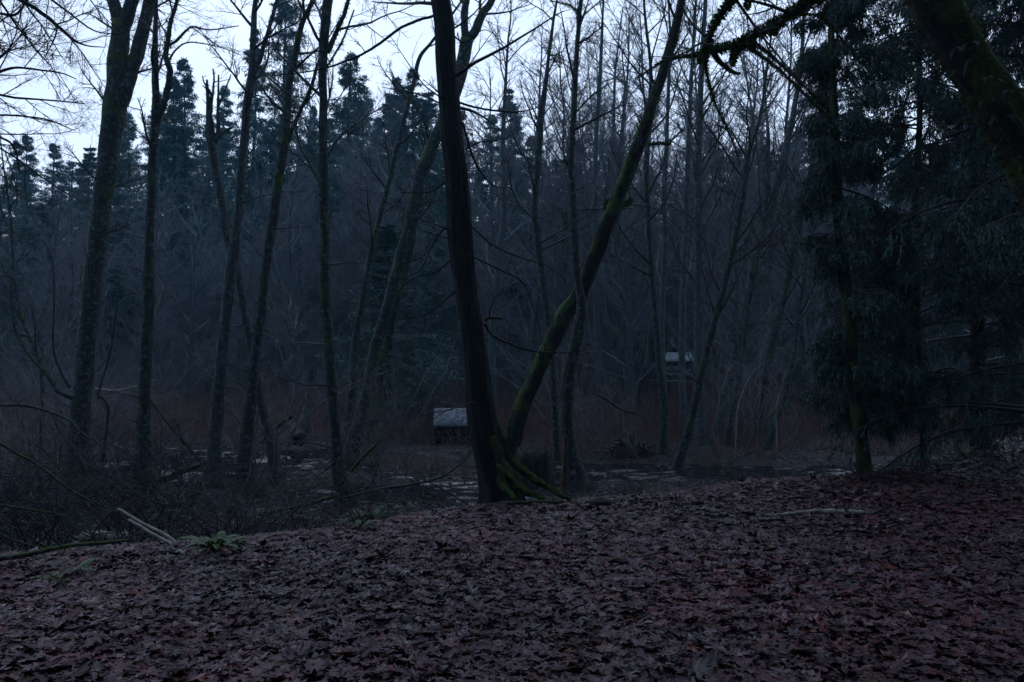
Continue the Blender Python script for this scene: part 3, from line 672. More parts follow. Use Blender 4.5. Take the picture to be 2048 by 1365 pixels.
ROOTS = [[(994, 850, 8), (1008, 888, 13), (1026, 926, 15), (1058, 952, 13), (1092, 974, 12), (1122, 991, 10), (1142, 1003, 6)], [(985, 872, 10), (1000, 915, 16), (1020, 955, 18), (1050, 982, 16), (1090, 1000, 9)],
         [(998, 930, 16), (1006, 970, 22), (1030, 1002, 16)]]
ROOTS = [[(a_, b_, c_ * .85) for a_, b_, c_ in q_] for q_ in ROOTS]
for i, rw in enumerate(ROOTS):
    q4 = pxline(rw, 9.95 - .08 * i, -.15); rp, rr = spline(q4, 8, .22, 300 + i); rtb.tubes(rp, rr, 14, .24, i, True)
    if i < 2: moss_fuzz(mfz, g, rp, rr, 1700, .02, 1.2, .3)
rtb.build('root', M_ROOT, big); mfz.build('moss', M_MOSS, big, smooth=False)

traced('alder_tree', 'thick mossy tree leaning hard right from behind the big black trunk', [(1022, 892, 33), (1041, 819, 31), (1069, 758, 30), (1100, 690, 32), (1130, 628, 33), (1155, 592, 32), (1178, 546, 30), (1202, 484, 29), (1216, 445, 31), (1243, 376, 27), (1268, 312, 27), (1294, 240, 24), (1320, 165, 20), (1345, 80, 18), (1364, 0, 15)], 17.5, M_MOSSY,
       limbs=[[(1240, 415, 9), (1254, 408, 8), (1265, 400, 6)], [(1296, 290, 6), (1320, 288, 5), (1338, 288, 5), (1345, 280, 3), (1370, 255, 2)], [(1225, 405, 14), (1218, 410, 16), (1213, 420, 12)]], top=3, dY=-2.5, crown=dict(n=9, t0=.5, L=.14), seed=10, sides=32, mossy=2400, bump=.07)
traced('alder_tree', 'narrow dark vertical trunk crossing the leaning mossy tree, shaggy at its foot', [(1162, 978, 36), (1150, 930, 30), (1140, 890, 27), (1133, 826, 27), (1138, 741, 26), (1153, 672, 24), (1163, 614, 21), (1155, 560, 15), (1151, 520, 16), (1147, 450, 15), (1146, 411, 15), (1142, 325, 13), (1147, 240, 12), (1151, 154, 10), (1158, 34, 9), (1162, 0, 8)], 13.9, M_ALDER,
       limbs=[[(1147, 232, 4), (1170, 205, 3), (1200, 180, 2), (1250, 150, 1)], [(1158, 28, 4), (1140, 12, 3), (1100, 2, 2)], [(1158, 40, 3), (1180, 20, 2.5), (1215, -8, 2)], [(1141, 338, 4), (1130, 322, 3), (1122, 326, 2)]], top=4, crown=dict(n=10, t0=.5, L=.13), seed=11, mossy=900)
traced('alder_tree', 'mossy crooked alder between the big black trunk and the leaning mossy tree', [(1118, 960, 15), (1112, 880, 13), (1108, 780, 13), (1100, 690, 12), (1094, 625, 13), (1083, 540, 14), (1072, 450, 14), (1069, 400, 13), (1075, 342, 14), (1081, 250, 13), (1087, 200, 12), (1092, 160, 9)], 18.5, M_ALDER, top=3, crown=dict(n=14, t0=.35, L=.17), seed=12, sides=10)

mid = [
 ('dark straight alder rising left of the little shed', [(1326, 915, 20), (1328, 820, 16), (1316, 703, 14), (1308, 606, 13), (1301, 508, 13), (1297, 450, 12), (1293, 350, 11), (1296, 250, 9), (1302, 150, 7), (1293, 60, 6), (1288, 0, 5)], 19.5, M_ALDER),
 ('dark trunk leaning right with its foot in the pool, in front of the little shed', [(1357, 928, 18), (1382, 840, 17), (1404, 742, 16), (1424, 664, 15), (1445, 586, 14), (1463, 508, 13), (1478, 440, 13), (1488, 376, 12), (1498, 308, 10), (1519, 239, 7), (1530, 170, 5)], 17.2, M_ALDER),
 ('pale grey alder standing directly before the little shed roof', [(1367, 859, 14), (1364, 723, 14), (1367, 547, 13), (1371, 469, 12), (1374, 380, 11), (1378, 250, 9), (1385, 120, 7), (1392, 0, 5)], 25, M_ALDER2),
 ('upright grey alder immediately right of the little shed', [(1401, 880, 20), (1398, 723, 18), (1396, 606, 18), (1397, 445, 17), (1396, 342, 15), (1399, 239, 13), (1403, 137, 11), (1411, 0, 8)], 22, M_ALDER2),
 ('tall alder leaning right, forked near the sky, second trunk right of the shed', [(1433, 870, 20), (1449, 800, 20), (1468, 723, 20), (1484, 645, 20), (1503, 567, 20), (1523, 469, 20), (1540, 428, 19), (1560, 342, 16), (1581, 257, 13), (1594, 188, 10), (1604, 103, 8), (1609, 0, 6)], 23, M_ALDER2),
 ('short dark leaning trunk close beside the tall leaning alder', [(1458, 875, 14), (1472, 793, 13), (1484, 723, 12), (1493, 645, 11), (1503, 580, 10), (1518, 500, 8), (1530, 430, 6)], 22, M_ALDER),
 ('leaning alder midway between the shed and the cedar, bent at its foot', [(1511, 880, 18), (1523, 820, 16), (1538, 723, 15), (1558, 645, 15), (1578, 560, 13), (1600, 450, 12), (1622, 340, 10), (1640, 250, 8), (1655, 120, 5)], 23, M_ALDER),
 ('thin dark alder leaning right nearest the cedar foliage', [(1530, 898, 14), (1548, 850, 13), (1569, 793, 13), (1589, 703, 11), (1604, 586, 10), (1618, 480, 9), (1632, 380, 7), (1645, 290, 5)], 20.5, M_ALDER),
 ('ghost-pale slim alder left of the dark straight alder', [(1255, 775, 9), (1245, 690, 9), (1230, 640, 9), (1218, 560, 9), (1210, 490, 8), (1222, 400, 7), (1226, 280, 6), (1230, 150, 5)], 33, M_HAZE_BARK),
 ('pale slim trunk with the misty twigs behind the narrow vertical trunk', [(1200, 820, 12), (1196, 700, 12), (1190, 540, 12), (1190, 400, 11), (1192, 280, 9), (1200, 160, 8), (1205, 40, 5)], 29, M_HAZE_BARK),
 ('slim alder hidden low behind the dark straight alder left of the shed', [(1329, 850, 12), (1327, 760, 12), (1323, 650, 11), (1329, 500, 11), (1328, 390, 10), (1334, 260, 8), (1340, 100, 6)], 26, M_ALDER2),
 ('pale leaning pole in the thicket left of the lichen-striped alder', [(612, 760, 9), (596, 700, 9), (578, 640, 9), (560, 570, 9), (548, 530, 8), (536, 470, 7), (520, 380, 5)], 24, M_HAZE_BARK),
 ('grey bare alder rising right behind the big black trunk', [(985, 800, 16), (985, 700, 16), (990, 600, 15), (1000, 500, 14), (1008, 400, 12), (1006, 280, 9), (1012, 150, 6)], 26, M_HAZE_BARK),
 ('slim alder with pale bark behind the stout forked alder', [(196, 720, 14), (200, 640, 14), (206, 540, 13), (212, 450, 12), (222, 350, 9), (235, 300, 6)], 27, M_ALDER2),
 ('mossy half-hidden trunk just behind the right side of the slanting thin trunk', [(745, 880, 20), (757, 760, 19), (790, 610, 18), (822, 480, 17), (838, 360, 12)], 23, M_MOSSY),
 ('slight dark pole at the far left among twigs', [(84, 760, 8), (70, 700, 8), (45, 640, 7), (28, 560, 6), (24, 470, 5), (14, 380, 4)], 17, M_ALDER),
]
for i, (lb, rows, Y, mt) in enumerate(mid):
    big_ = rows[-1][1] < 300
    traced('alder_tree', lb, rows, Y, mt, top=3 if big_ else 1.5, crown=dict(n=26 if i < 8 else 18, t0=.28, L=.20 if big_ else .16, ang=.7, trop=.06, per=(8, 7, 4)), seed=30 + i, sides=10, dead=5, twm=M_TWIG if Y < 24 else M_HAZE_TWIG)

# ------------------------------------------------------------------ mid-distance bare alders that fill the right-hand sky
GRP_M = 'young bare alders between the swamp and the thicket'
g = np.random.default_rng(61)
for px, top, Y in [(1060, 60, 33), (1110, 30, 36), (1165, 80, 35), (1240, 20, 34), (1275, 60, 30), (1420, 40, 33), (1460, 90, 30), (1510, 20, 36), (1560, 60, 33), (1625, 30, 31), (1480, 240, 28), (1440, 160, 37), (1340, 10, 38), (980, 120, 36), (760, 170, 34), (720, 200, 38), (590, 260, 35), (130, 330, 33), (60, 360, 30), (330, 330, 36), (380, 300, 34)]:
    o = put_alder(px, top, Y, g); o['label'] = 'young bare alder between the swamp and the far thicket, twigs fanning upward'; o['group'] = GRP_M

# ------------------------------------------------------------------ near cedars on the right
def cedar(name, label, rows, Y, blist, seed, top=3.0, w_=1.0, tm=M_DARK):
    """blist: (count, t0, t1, length, azimuth centre, spread)"""
    g = np.random.default_rng(seed); r4 = pxline(rows, Y); zb = float(H(r4[0][0], r4[0][1]))
    r4 = [[r4[0][0], r4[0][1], zb - .2, r4[0][3] * 1.25]] + r4[1:]
    if top: r4 = ext(r4, Y, top, .2, seed=seed)
    P, Rr = spline(r4, 8, .06, seed); root = thing(name, label, 'tree', (float(P[0][0]), float(P[0][1]), zb))
    mb = MB(); mb.tubes(P, Rr, 14, .05, seed, True); mb.build('trunk', tm, root)
    bb = MB(); fb = MB(); cols = []
    for (n, t0, t1, Lg, az0, azs) in blist:
        t = np.sort(g.uniform(t0, t1, n)); p, tn, r = at_t(P[None], Rr[None], np.zeros(n, int), t)
        az = az0 + g.uniform(-azs, azs, n)
        d = np.stack([np.cos(az), np.sin(az), g.normal(.05, .15, n)], 1); ln = Lg * g.uniform(.5, 1.15, n) * (1.1 - .35 * (t - t0) / max(t1 - t0, .01))
        B, BR = grow(g, p, d, ln, .012 * ln + .004, 12, .05, .05, .2, .22); bb.tubes(B, BR, 5)
        q, dd, r, t2, ix = spawn(g, B, BR, 26, .12, 1.0, .95, .2)
        dd[:, 2] = dd[:, 2] * .4 - .35; l2 = g.uniform(.25, .75, len(q)) * (1.15 - .5 * t2) * np.clip(ln[ix] / 2, .5, 1.2)
        C, CR = grow(g, q, dd, l2, np.full(len(q), .004), 6, .07, -.16, .3); bb.tubes(C, CR, 3)
        q, d3, r, t3, i3 = spawn(g, C, CR, 9, .05, 1.0, .6, .25)
        d3[:, 2] -= .35; l3 = g.uniform(.10, .24, len(q)) * w_
        D3, DR = grow(g, q, d3, l3, np.full(len(q), .0018), 3, .08, -.25, .4)
        q, d4, r, t4, i4 = spawn(g, D3, DR, 6, .0, 1.0, .55, .2)
        d4[:, 2] -= .25
        tint = np.repeat(g.uniform(.6, 1.5, (len(C), 1)), 9, 0)[i4] * np.array([[1., 1., 1.]])
        fb.blades(q, d4, g.uniform(.035, .075, len(q)), g.uniform(.010, .018, len(q)), np.array([[0, 0, 1.]]) + g.normal(0, .6, (len(q), 3)), .15, tint)
    bb.build('branches', M_TWIG, root); fb.build('crown', M_CEDAR, root, smooth=False, cols=True)
    return root
PI = math.pi
cedar('cedar_tree', 'ivy-dark cedar trunk on the right bank edge with drooping sprays along its right side',
      [(1735, 955, 30), (1725, 898, 26), (1711, 800, 24), (1702, 684, 24), (1690, 567, 24), (1680, 469, 23), (1676, 420, 22), (1672, 342, 20), (1669, 239, 17), (1666, 137, 13), (1663, 34, 10), (1662, -10, 9)], 11.9,
      [(56, .08, .78, 1.15, 0.0, 1.6), (26, .12, .75, .6, PI, 1.2)], 401, tm=M_MOSSY)
cedar('cedar_tree', 'slender young cedar with a thin bare foot right of the ivy-dark trunk',
      [(1850, 930, 14), (1846, 879, 12), (1842, 781, 11), (1836, 680, 12), (1832, 560, 13), (1830, 440, 13), (1836, 320, 12), (1840, 200, 11), (1838, 80, 10), (1836, 0, 9)], 12.9,
      [(95, .13, .85, 1.7, PI * 1.0, PI), (34, .10, .4, 1.5, PI * .9, 1.3)], 402)
cedar('cedar_tree', 'large cedar at the right frame edge whose long boughs sweep across the upper right',
      [(2170, 900, 60), (2165, 700, 54), (2160, 450, 48), (2155, 200, 42), (2150, 0, 36)], 10.5,
      [(66, .10, .98, 2.6, PI, .75), (30, .12, .98, 2.0, PI * 1.45, .6), (20, .15, .9, 1.9, PI * .6, .4)], 403, top=4)
cedar('cedar_tree', 'dense cedar filling the gap behind the slender young cedar',
      [(1960, 900, 30), (1955, 700, 28), (1950, 450, 26), (1948, 200, 22), (1946, 0, 18)], 14.5,
      [(44, .07, .5, 2.3, PI * 1.1, PI), (34, .5, .95, 2.0, PI * 1.1, PI)], 404, top=3)

# ------------------------------------------------------------------ mossy maple leaning in from the right
def frond(mb, g, p, d, ln, wd, droop=.25, n=16):
    """one fern frond: a thin rib with paired leaflets"""
    P, R = grow(g, np.asarray(p, float)[None], np.asarray(d, float)[None], np.array([ln]), np.array([.004]), 9, .03, 0, .3, droop)
    mb.tubes(P, R, 3)
    t = np.linspace(.12, .99, n); q, tn, r = at_t(P, R, np.zeros(n, int), t)
    up = np.array([[0, 0, 1.]]); sd = nrm(np.cross(tn, up)); w2 = wd * np.sin(np.clip(t * 1.05, 0, 1) * PI) ** .6 * (1.1 - .6 * t)
    for s in (-1, 1): mb.blades(q, sd * s + tn * .35 + g.normal(0, .06, (n, 3)), w2, ln / n * 1.15, np.cross(sd, tn), .1)
mp_rows = [(2420, 1120, 150), (2330, 900, 130), (2230, 650, 116), (2140, 450, 106), (2085, 360, 98), (2035, 270, 90), (1985, 200, 88), (1935, 130, 84), (1895, 60, 88), (1862, 0, 88), (1820, -90, 74), (1790, -190, 62)]
maple = traced('maple_tree', 'moss-cloaked maple trunk leaning across the top right corner, tufted with small ferns', mp_rows, 6.4, M_MOSSY,
    limbs=[([(1800, -160, 40), (1740, -120, 30), (1680, -50, 24), (1625, -2, 19), (1590, 25, 18), (1545, 52, 17), (1505, 75, 15), (1465, 92, 13), (1420, 104, 11), (1385, 112, 7), (1330, 122, 4), (1270, 160, 2)], dict(dY=1.2)),
           ([(1700, -75, 22), (1580, -70, 18), (1490, -30, 15), (1462, 5, 13), (1432, 45, 11), (1418, 80, 10), (1410, 110, 8), (1415, 155, 5), (1428, 200, 4), (1445, 240, 3), (1466, 285, 2), (1480, 330, 1.2)], dict(dY=.6)),
           ([(1490, 85, 9), (1475, 100, 7), (1466, 115, 6)], dict(off=.8)), ([(1425, 104, 6), (1440, 125, 4), (1465, 145, 3), (1480, 148, 2)], dict(off=1.0)),
           ([(1485, 90, 5), (1520, 112, 4), (1560, 142, 3), (1610, 190, 2.5), (1668, 250, 1.5)], dict(off=1.1)), ([(1540, 55, 3), (1600, 30, 2.5), (1650, 40, 2), (1690, 90, 1.2)], dict(off=.8)), ([(1500, 80, 4), (1540, 110, 3), (1600, 165, 3), (1660, 225, 2)], dict(off=1.0)),
           ([(1790, -190, 44), (1760, -330, 36), (1700, -500, 24)], {})],
    top=3, crown=dict(n=8, t0=.8, L=.14), seed=20, sides=36, dead=0, mossy=9000, bump=.06)
g = np.random.default_rng(91); ms = TRUNKS['moss-cloaked maple trunk leaning across the top right corner, tufted with small ferns'][1]
for px, py in [(1940, 83), (1948, 130), (1970, 150), (1985, 158), (2003, 190), (1975, 200), (2005, 205), (1925, 140), (1905, 95), (1980, 240), (2015, 235)]:
    fb = MB()
    for k in range(2):
        p = PX(px + g.uniform(-14, 14), py + g.uniform(-8, 8), 6.12); frond(fb, g, p, (g.normal(0, .6), -.6, .1), g.uniform(.10, .2), .024, .8, 15)
    fb.build('fern', M_CEDAR, maple, smooth=False)
hb = MB()     # clubs of hanging moss on the limb
lp, lr = ms[1]
for px, py, s in [(1466, 118, .05), (1505, 92, .03), (1550, 60, .03), (1612, 8, .04), (1640, -2, .035), (1495, 8, .035), (1400, 120, .02)]:
    c = PX(px, py, 7.1); v = g.normal(0, 1, (240, 3)); v = nrm(v) * np.array([.6, .6, 1.15]); hb.blades(c + v * s * g.uniform(.4, 1, (240, 1)), v + g.normal(0, .5, (240, 3)) + [0, 0, -.6], .035, .012, g.normal(0, 1, (240, 3)), .2)
hb.build('hanging_moss', M_MOSS, maple, smooth=False)

# ------------------------------------------------------------------ maple boughs reaching in at the top left
lim = [[(-330, -260, 60), (-150, -120, 24), (-30, -40, 12), (40, 0, 9), (75, 20, 8), (115, 52, 7), (150, 82, 5), (175, 92, 3), (210, 95, 1.5)],
       [(40, -5, 6), (70, -20, 5), (130, 20, 4), (185, 60, 3), (235, 70, 1.5)], [(115, 55, 4), (108, 80, 3), (95, 105, 2), (88, 122, 1.2)],
       [(-330, 80, 40), (-140, 130, 16), (-20, 145, 7), (30, 136, 5), (75, 140, 4), (120, 146, 3), (152, 158, 2)],
       [(-330, 200, 30), (-120, 240, 10), (0, 275, 5), (30, 300, 4), (40, 350, 2)],
       [(-330, 100, 30), (-150, 90, 12), (-30, 30, 6), (30, 30, 5), (60, -10, 3)], [(-150, -120, 18), (0, -150, 10), (160, -90, 7), (260, -20, 4), (330, 30, 2)],
       [(-140, 180, 12), (-30, 225, 5), (40, 232, 4), (95, 240, 3), (150, 262, 1.5)]]
traced('maple_tree', 'maple out of view on the left whose fine bare boughs fill the upper left corner', [(-420, 1050, 90), (-400, 800, 70), (-360, 400, 62), (-335, 100, 56), (-330, -200, 44)], 9.0, M_DARK, limbs=lim, top=3, crown=dict(n=30, t0=.8, L=.2, ang=.85, per=(9, 8, 5)), seed=23, dead=0)

# ------------------------------------------------------------------ near bare bushes of the left bank
GRP_B = 'bare bushes tangled along the left bank'
def bush_proto(seed, n, h):
    g = np.random.default_rng(seed)
    st = np.concatenate([g.normal(0, .16, (n, 2)), np.full((n, 1), -.05)], 1); d = np.concatenate([g.normal(0, .6, (n, 2)), np.ones((n, 1))], 1)
    mb = MB(); P, R = grow(g, st, d, h * g.uniform(.5, 1.2, n), np.full(n, .009), 10, .14, 0, .3, .18); mb.tubes(P, R, 4)
    twigs(mb, g, P, R, [(5, .2, 1, .8, .4, .0045, 6, .2, 0), (4, .1, 1, .8, .5, .0028, 4, .2, 0)])
    o = tag(mb.build('bare_bush', M_TWIG), 'leafless brown bush tangled along the left bank', 'bush', GRP_B)
    KIDS[o.name] = []; return o
protoB = [bush_proto(500 + i, nn, hh) for i, (nn, hh) in enumerate([(14, 1.3), (11, 1.7), (18, 1.0)])]
g = np.random.default_rng(71); usedB = set()
spots = []
for k in range(56):
    px = g.uniform(-80, 900) if k % 3 else g.uniform(-80, 420); x0 = (px - 1024) / FPX; Y = g.uniform(8.2, 14.5); x = x0 * Y
    if Y < np.interp(x, EDGE_X, EDGE_Y) + .1: Y = float(np.interp(x, EDGE_X, EDGE_Y)) + g.uniform(.05, 2.5); x = x0 * Y
    spots.append((x, Y, g.uniform(.7, 1.45) if px < 330 else g.uniform(.7, 1.3) if px < 520 else g.uniform(.4, .75)))
for px in (1180, 1260, 1460, 1530, 1600, 1660, 1700, 1790, 1900, 1960): Y = g.uniform(12.6, 15.5); spots.append(((px - 1024) / FPX * Y, Y, g.uniform(.3, .5)))
for k, (x, Y, s) in enumerate(spots):
    i = k % 3; loc = (x, Y, float(H(x, Y))); rz = g.uniform(0, 6.28)
    if i not in usedB: usedB.add(i); place(protoB[i], loc, rz, s)
    else: copy_tree(protoB[i], loc, rz, s)
for o in list(SC.objects):
    if o.parent is None and o.get('category') == 'bush' and o.location.x > 1:
        o['label'] = 'small leafless bush on the swamp edge right of the big black trunk'; o['group'] = 'bare bushes along the right swamp edge'

# taller bare shrubs standing in the swamp
GRP_T = 'tall bare shrubs standing in the swamp'
M_PTWIG = plain('pale_shrub_bark', (.05, .04, .042), (.20, .165, .165), 2.5, .6, .35)
def shrub_proto(seed, n, h):
    g = np.random.default_rng(seed)
    st = np.concatenate([g.normal(0, .2, (n, 2)), np.full((n, 1), -.05)], 1); d = np.concatenate([g.normal(0, .42, (n, 2)), np.ones((n, 1))], 1)
    mb = MB(); P, R = grow(g, st, d, h * g.uniform(.45, 1.2, n), np.full(n, .016), 12, .11, .02, .3, .06); mb.tubes(P, R, 5)
    twigs(mb, g, P, R, [(9, .15, 1, .8, .38, .008, 7, .16, .01), (6, .1, 1, .8, .45, .005, 5, .2, 0), (4, .1, 1, .8, .5, .0035, 3, .2, 0)])
    o = tag(mb.build('bare_shrub', M_PTWIG), 'tall leafless shrub with fine arching stems standing in the swamp', 'shrub', GRP_T)
    KIDS[o.name] = []; return o
protoT = [shrub_proto(520 + i, nn, hh) for i, (nn, hh) in enumerate([(7, 4.2), (5, 5.2), (9, 3.2), (6, 3.8)])]
g = np.random.default_rng(73)
for k in range(74):
    px = g.uniform(-90, 900) if k % 3 else g.uniform(1080, 1680)
    Y = g.uniform(14.5, 34); x = (px - 1024) / FPX * Y
    if 1290 < px < 1420: Y = 41 + k % 3; x = (px - 1024) / FPX * Y
    if 800 < px < 960 and Y < 25: Y += 12; x = (px - 1024) / FPX * Y
    if Y < np.interp(x, EDGE_X, EDGE_Y) + 2: Y = float(np.interp(x, EDGE_X, EDGE_Y)) + 3; x = (px - 1024) / FPX * Y
    kw = dict(rz=g.uniform(0, 6.28), sc=g.uniform(.6, 1.15))
    if k < 4: place(protoT[k], (x, Y, float(H(x, Y))), **kw)
    else: copy_tree(protoT[k % 4], (x, Y, float(H(x, Y))), **kw)
# traced arching stems, fallen branches and sticks
def stick(name, label, rows, Y, m, cat, dY=0.0, tw=0, seed=0, ground=False, group=None, side=6):
    g = np.random.default_rng(seed); q4 = pxline(rows, Y, dY)
    if ground:      # lies on the terrain under its pixels
        q4 = []
        for (px, py, wd) in rows:
            p = hit(px, py); r = wd * .5 * p[1] / FPX; q4.append([p[0], p[1], float(H(p[0], p[1])) + r * .7 + .03, r])
    P, R = spline(q4, 7, .12, seed); mb = MB(); mb.tubes(P, R, side, .05, seed, True)
    if tw: twigs(mb, g, P[None], R[None], [(tw, .1, 1, .8, .25, .006, 6, .15, 0), (3, .1, 1, .8, .5, .0035, 4, .18, 0)])
    o = mb.build(name, m, origin=tuple(P[0])); return tag(o, label, cat, group)
stick('arching_branch', 'long pale arching branch sweeping in from the left edge over the thicket', [(-60, 805, 8), (0, 810, 7), (50, 811, 7), (100, 824, 6), (140, 842, 6), (165, 868, 5), (200, 890, 4), (240, 960, 3), (300, 1000, 3), (345, 1012, 2)], 9.0, M_ALDER2, 'branch', tw=5, seed=1)
stick('arching_branch', 'forked thin stem dropping from the long pale arching branch', [(104, 826, 4), (118, 860, 4), (150, 900, 3.5), (170, 930, 3), (178, 950, 3), (215, 985, 3), (232, 1005, 2)], 9.05, M_ALDER2, 'branch', tw=4, seed=2)
stick('arching_branch', 'crooked mossy branch reaching from the foot of the stout forked alder to the left', [(146, 795, 12), (120, 785, 10), (100, 760, 9), (90, 745, 8), (50, 700, 5), (25, 640, 4), (22, 560, 3)], 13.8, M_ALDER, 'branch', tw=6, seed=3)
stick('arching_branch', 'second crooked stem rising beside the mossy branch near the far left', [(140, 775, 8), (120, 740, 6), (106, 690, 5), (108, 600, 4), (104, 520, 3), (85, 480, 2)], 13.9, M_TWIG, 'branch', tw=8, seed=4)
stick('arching_branch', 'dark curved stem hanging between the two leftmost trunks', [(205, 925, 6), (212, 870, 6), (216, 820, 6), (205, 795, 5), (196, 790, 4), (222, 695, 4), (240, 560, 3)], 12.6, M_TWIG, 'branch', tw=5, seed=5)
stick('fallen_branch', 'dark branch slanting down left across the lower left thicket', [(-30, 870, 8), (40, 910, 7), (75, 930, 6), (150, 985, 5), (200, 1010, 3)], 8.4, M_ALDER, 'branch', tw=7, seed=6)
stick('fallen_branch', 'long sagging branch across the left bank above the leaves', [(-40, 1125, 11), (50, 1110, 10), (140, 1092, 9), (220, 1085, 7), (262, 1080, 4)], 6.4, M_ALDER, 'branch', tw=6, seed=7)
stick('fallen_branch', 'thin dark branch along the left edge beneath the sagging one', [(0, 1010, 4), (60, 1020, 4), (120, 1030, 3), (160, 1060, 3), (215, 1072, 2)], 7.2, M_ALDER, 'branch', tw=5, seed=8)
stick('pale_stick', 'upper of two peeled pale sticks lying parallel on the left bank', [(236, 1018, 6), (290, 1050, 7), (330, 1070, 7), (358, 1090, 6)], 7.6, M_PALE, 'stick', dY=-.25, seed=9)
stick('pale_stick', 'lower of two peeled pale sticks lying parallel on the left bank', [(258, 1040, 6), (300, 1065, 7), (340, 1088, 7), (362, 1100, 6)], 7.3, M_PALE, 'stick', dY=-.2, seed=10)
stick('fallen_log', 'short weathered log lying in leaves at the far left bank', [(165, 1092, 26), (210, 1092, 28), (255, 1092, 26)], 6.9, M_PALE, 'log', ground=True, seed=11, side=12)
stick('split_branch', 'long pale broken branch lying on the leaves at right', [(1520, 1041, 3), (1580, 1037, 8), (1640, 1034, 11), (1700, 1035, 10), (1728, 1036, 9)], 8.6, M_PALE, 'stick', ground=True, seed=12, side=10)
stick('split_branch', 'stubby stick propped up at the right end of the long pale branch', [(1722, 1034, 12), (1735, 1030, 9), (1748, 1026, 7), (1764, 1019, 5)], 8.4, M_ALDER2, 'stick', seed=13)
stick('fallen_branch', 'mossy fallen limb slanting up out of the swamp left of the lichen-striped alder', [(520, 885, 7), (560, 850, 8), (585, 832, 9)], 17, M_MOSSY, 'branch', tw=3, seed=14)
stick('fallen_log', 'pale end-on log at the water behind the slanting mossy limb', [(600, 880, 26), (592, 866, 27), (580, 850, 25)], 19, M_ROT, 'log', dY=2.2, seed=15, side=14)
stick('fallen_branch', 'green mossy pole leaning over the reeds left of the big black trunk', [(700, 945, 7), (725, 915, 7), (745, 897, 6), (757, 884, 5)], 13, M_MOSSY, 'branch', tw=2, seed=16)
stick('fallen_branch', 'long thin branch drooping across the water in front of the big black trunk', [(690, 995, 4), (760, 978, 4), (820, 970, 5), (880, 955, 4), (925, 925, 3), (945, 900, 2)], 9.6, M_TWIG, 'branch', tw=8, seed=17)
stick('fallen_branch', 'pale bare branch pointing down to the right beyond the leaning tree', [(1192, 788, 4), (1215, 800, 6), (1245, 820, 5), (1278, 828, 4), (1300, 850, 2)], 15, M_ALDER2, 'branch', tw=4, seed=18)
stick('fallen_branch', 'dark curved branch lying along the top of the right bank', [(1845, 944, 5), (1890, 938, 6), (1915, 934, 5), (1930, 926, 3)], 12.5, M_ALDER, 'branch', seed=19)
stick('fallen_branch', 'mossy log rotting at the bank edge left of the big black trunk', [(520, 1030, 7), (600, 1012, 8), (680, 990, 8)], 10.6, M_ALDER, 'branch', tw=4, seed=20)
stick('fallen_branch', 'rotten branch half sunk in leaves just in front of the mossy roots', [(1000, 1016, 8), (1060, 1014, 9), (1125, 1012, 8)], 9.3, M_ALDER, 'branch', ground=True, seed=21)
stick('fallen_branch', 'mossy bough lying across the bright pool at left', [(300, 975, 12), (350, 950, 12), (400, 930, 10), (430, 912, 7)], 14.6, M_ALDER, 'branch', tw=6, seed=22)
stick('fallen_branch', 'straggling branch sloping down right over the bright pool', [(300, 800, 5), (330, 840, 5), (360, 875, 6), (395, 915, 6), (410, 935, 5)], 13.8, M_ALDER, 'branch', tw=6, seed=23)
stick('arching_branch', 'pale kinked twig glinting beside the slim mossy alder', [(300, 660, 3), (312, 620, 3.5), (320, 595, 3), (325, 575, 3), (316, 555, 2)], 13.4, M_PALE, 'branch', seed=24)
stick('arching_branch', 'pale horizontal branch between the two leftmost trunks', [(190, 778, 4), (230, 782, 4), (262, 775, 3), (275, 772, 2)], 14, M_PALE, 'branch', tw=2, seed=25)
g = np.random.default_rng(81)
SL = ['thin twig on the leaves near the lower left corner', 'slender dark twig on the leaves in front of the fern', 'short twig lying among red leaves at lower centre', 'short pale twig in the leaves below the big trunk', 'thin twig on the leaves near the right edge', 'dark twig on the leaves right of centre', 'bent twig on the leaves at bottom centre', 'straight twig on the leaf bank right of the mossy roots']
for lb, (a, b, c, d_) in zip(SL, [(130, 1270, 215, 1310), (415, 1150, 480, 1185), (640, 1235, 730, 1215), (840, 1088, 905, 1082), (1840, 1150, 1960, 1165), (1310, 1190, 1400, 1150), (900, 1330, 980, 1290), (1185, 1080, 1250, 1084)]):
    stick('twig', lb, [(a, b, 4), ((a + c) / 2 + g.normal(0, 4), (b + d_) / 2 + g.normal(0, 3), 5), (c, d_, 3)], 5, M_ALDER if 'pale' not in lb else M_PALE, 'twig', ground=True, seed=int(g.integers(1e6)), tw=2)

# ------------------------------------------------------------------ ferns
def fern(label, px, py, n, ln, seed, name='sword_fern'):
    g = np.random.default_rng(seed); p = hit(px, py); p[2] = float(H(p[0], p[1])); root = thing(name, label, 'fern', tuple(p))
    for i in range(n):
        a = 6.283 * i / n + g.normal(0, .25); e = g.uniform(.35, .9); mb = MB()
        frond(mb, g, p, (math.cos(a), math.sin(a), e * 1.3), ln * g.uniform(.7, 1.2), ln * .17, .36, 22)
        mb.build('frond', M_FERN, root, smooth=False)
    return root
fern('bright green sword fern at the left edge of the leaf carpet', 432, 1105, 24, .40, 601)
fern('spreading blue-green fern at the bank edge below the lichen-striped alder', 745, 1048, 24, .55, 602)
fern('small low fern left of the blue-green fern', 715, 1062, 8, .26, 603)
fern('low dark green fern nearest the lower left corner', 130, 1165, 11, .32, 604)
fern('grey-green fern arching behind the bright green fern', 345, 1040, 9, .42, 605)
fern('green fern low on the right bank behind the slender cedar', 1930, 915, 9, .45, 606)
fern('tiny fern by the left fallen log', 300, 1075, 7, .22, 607)

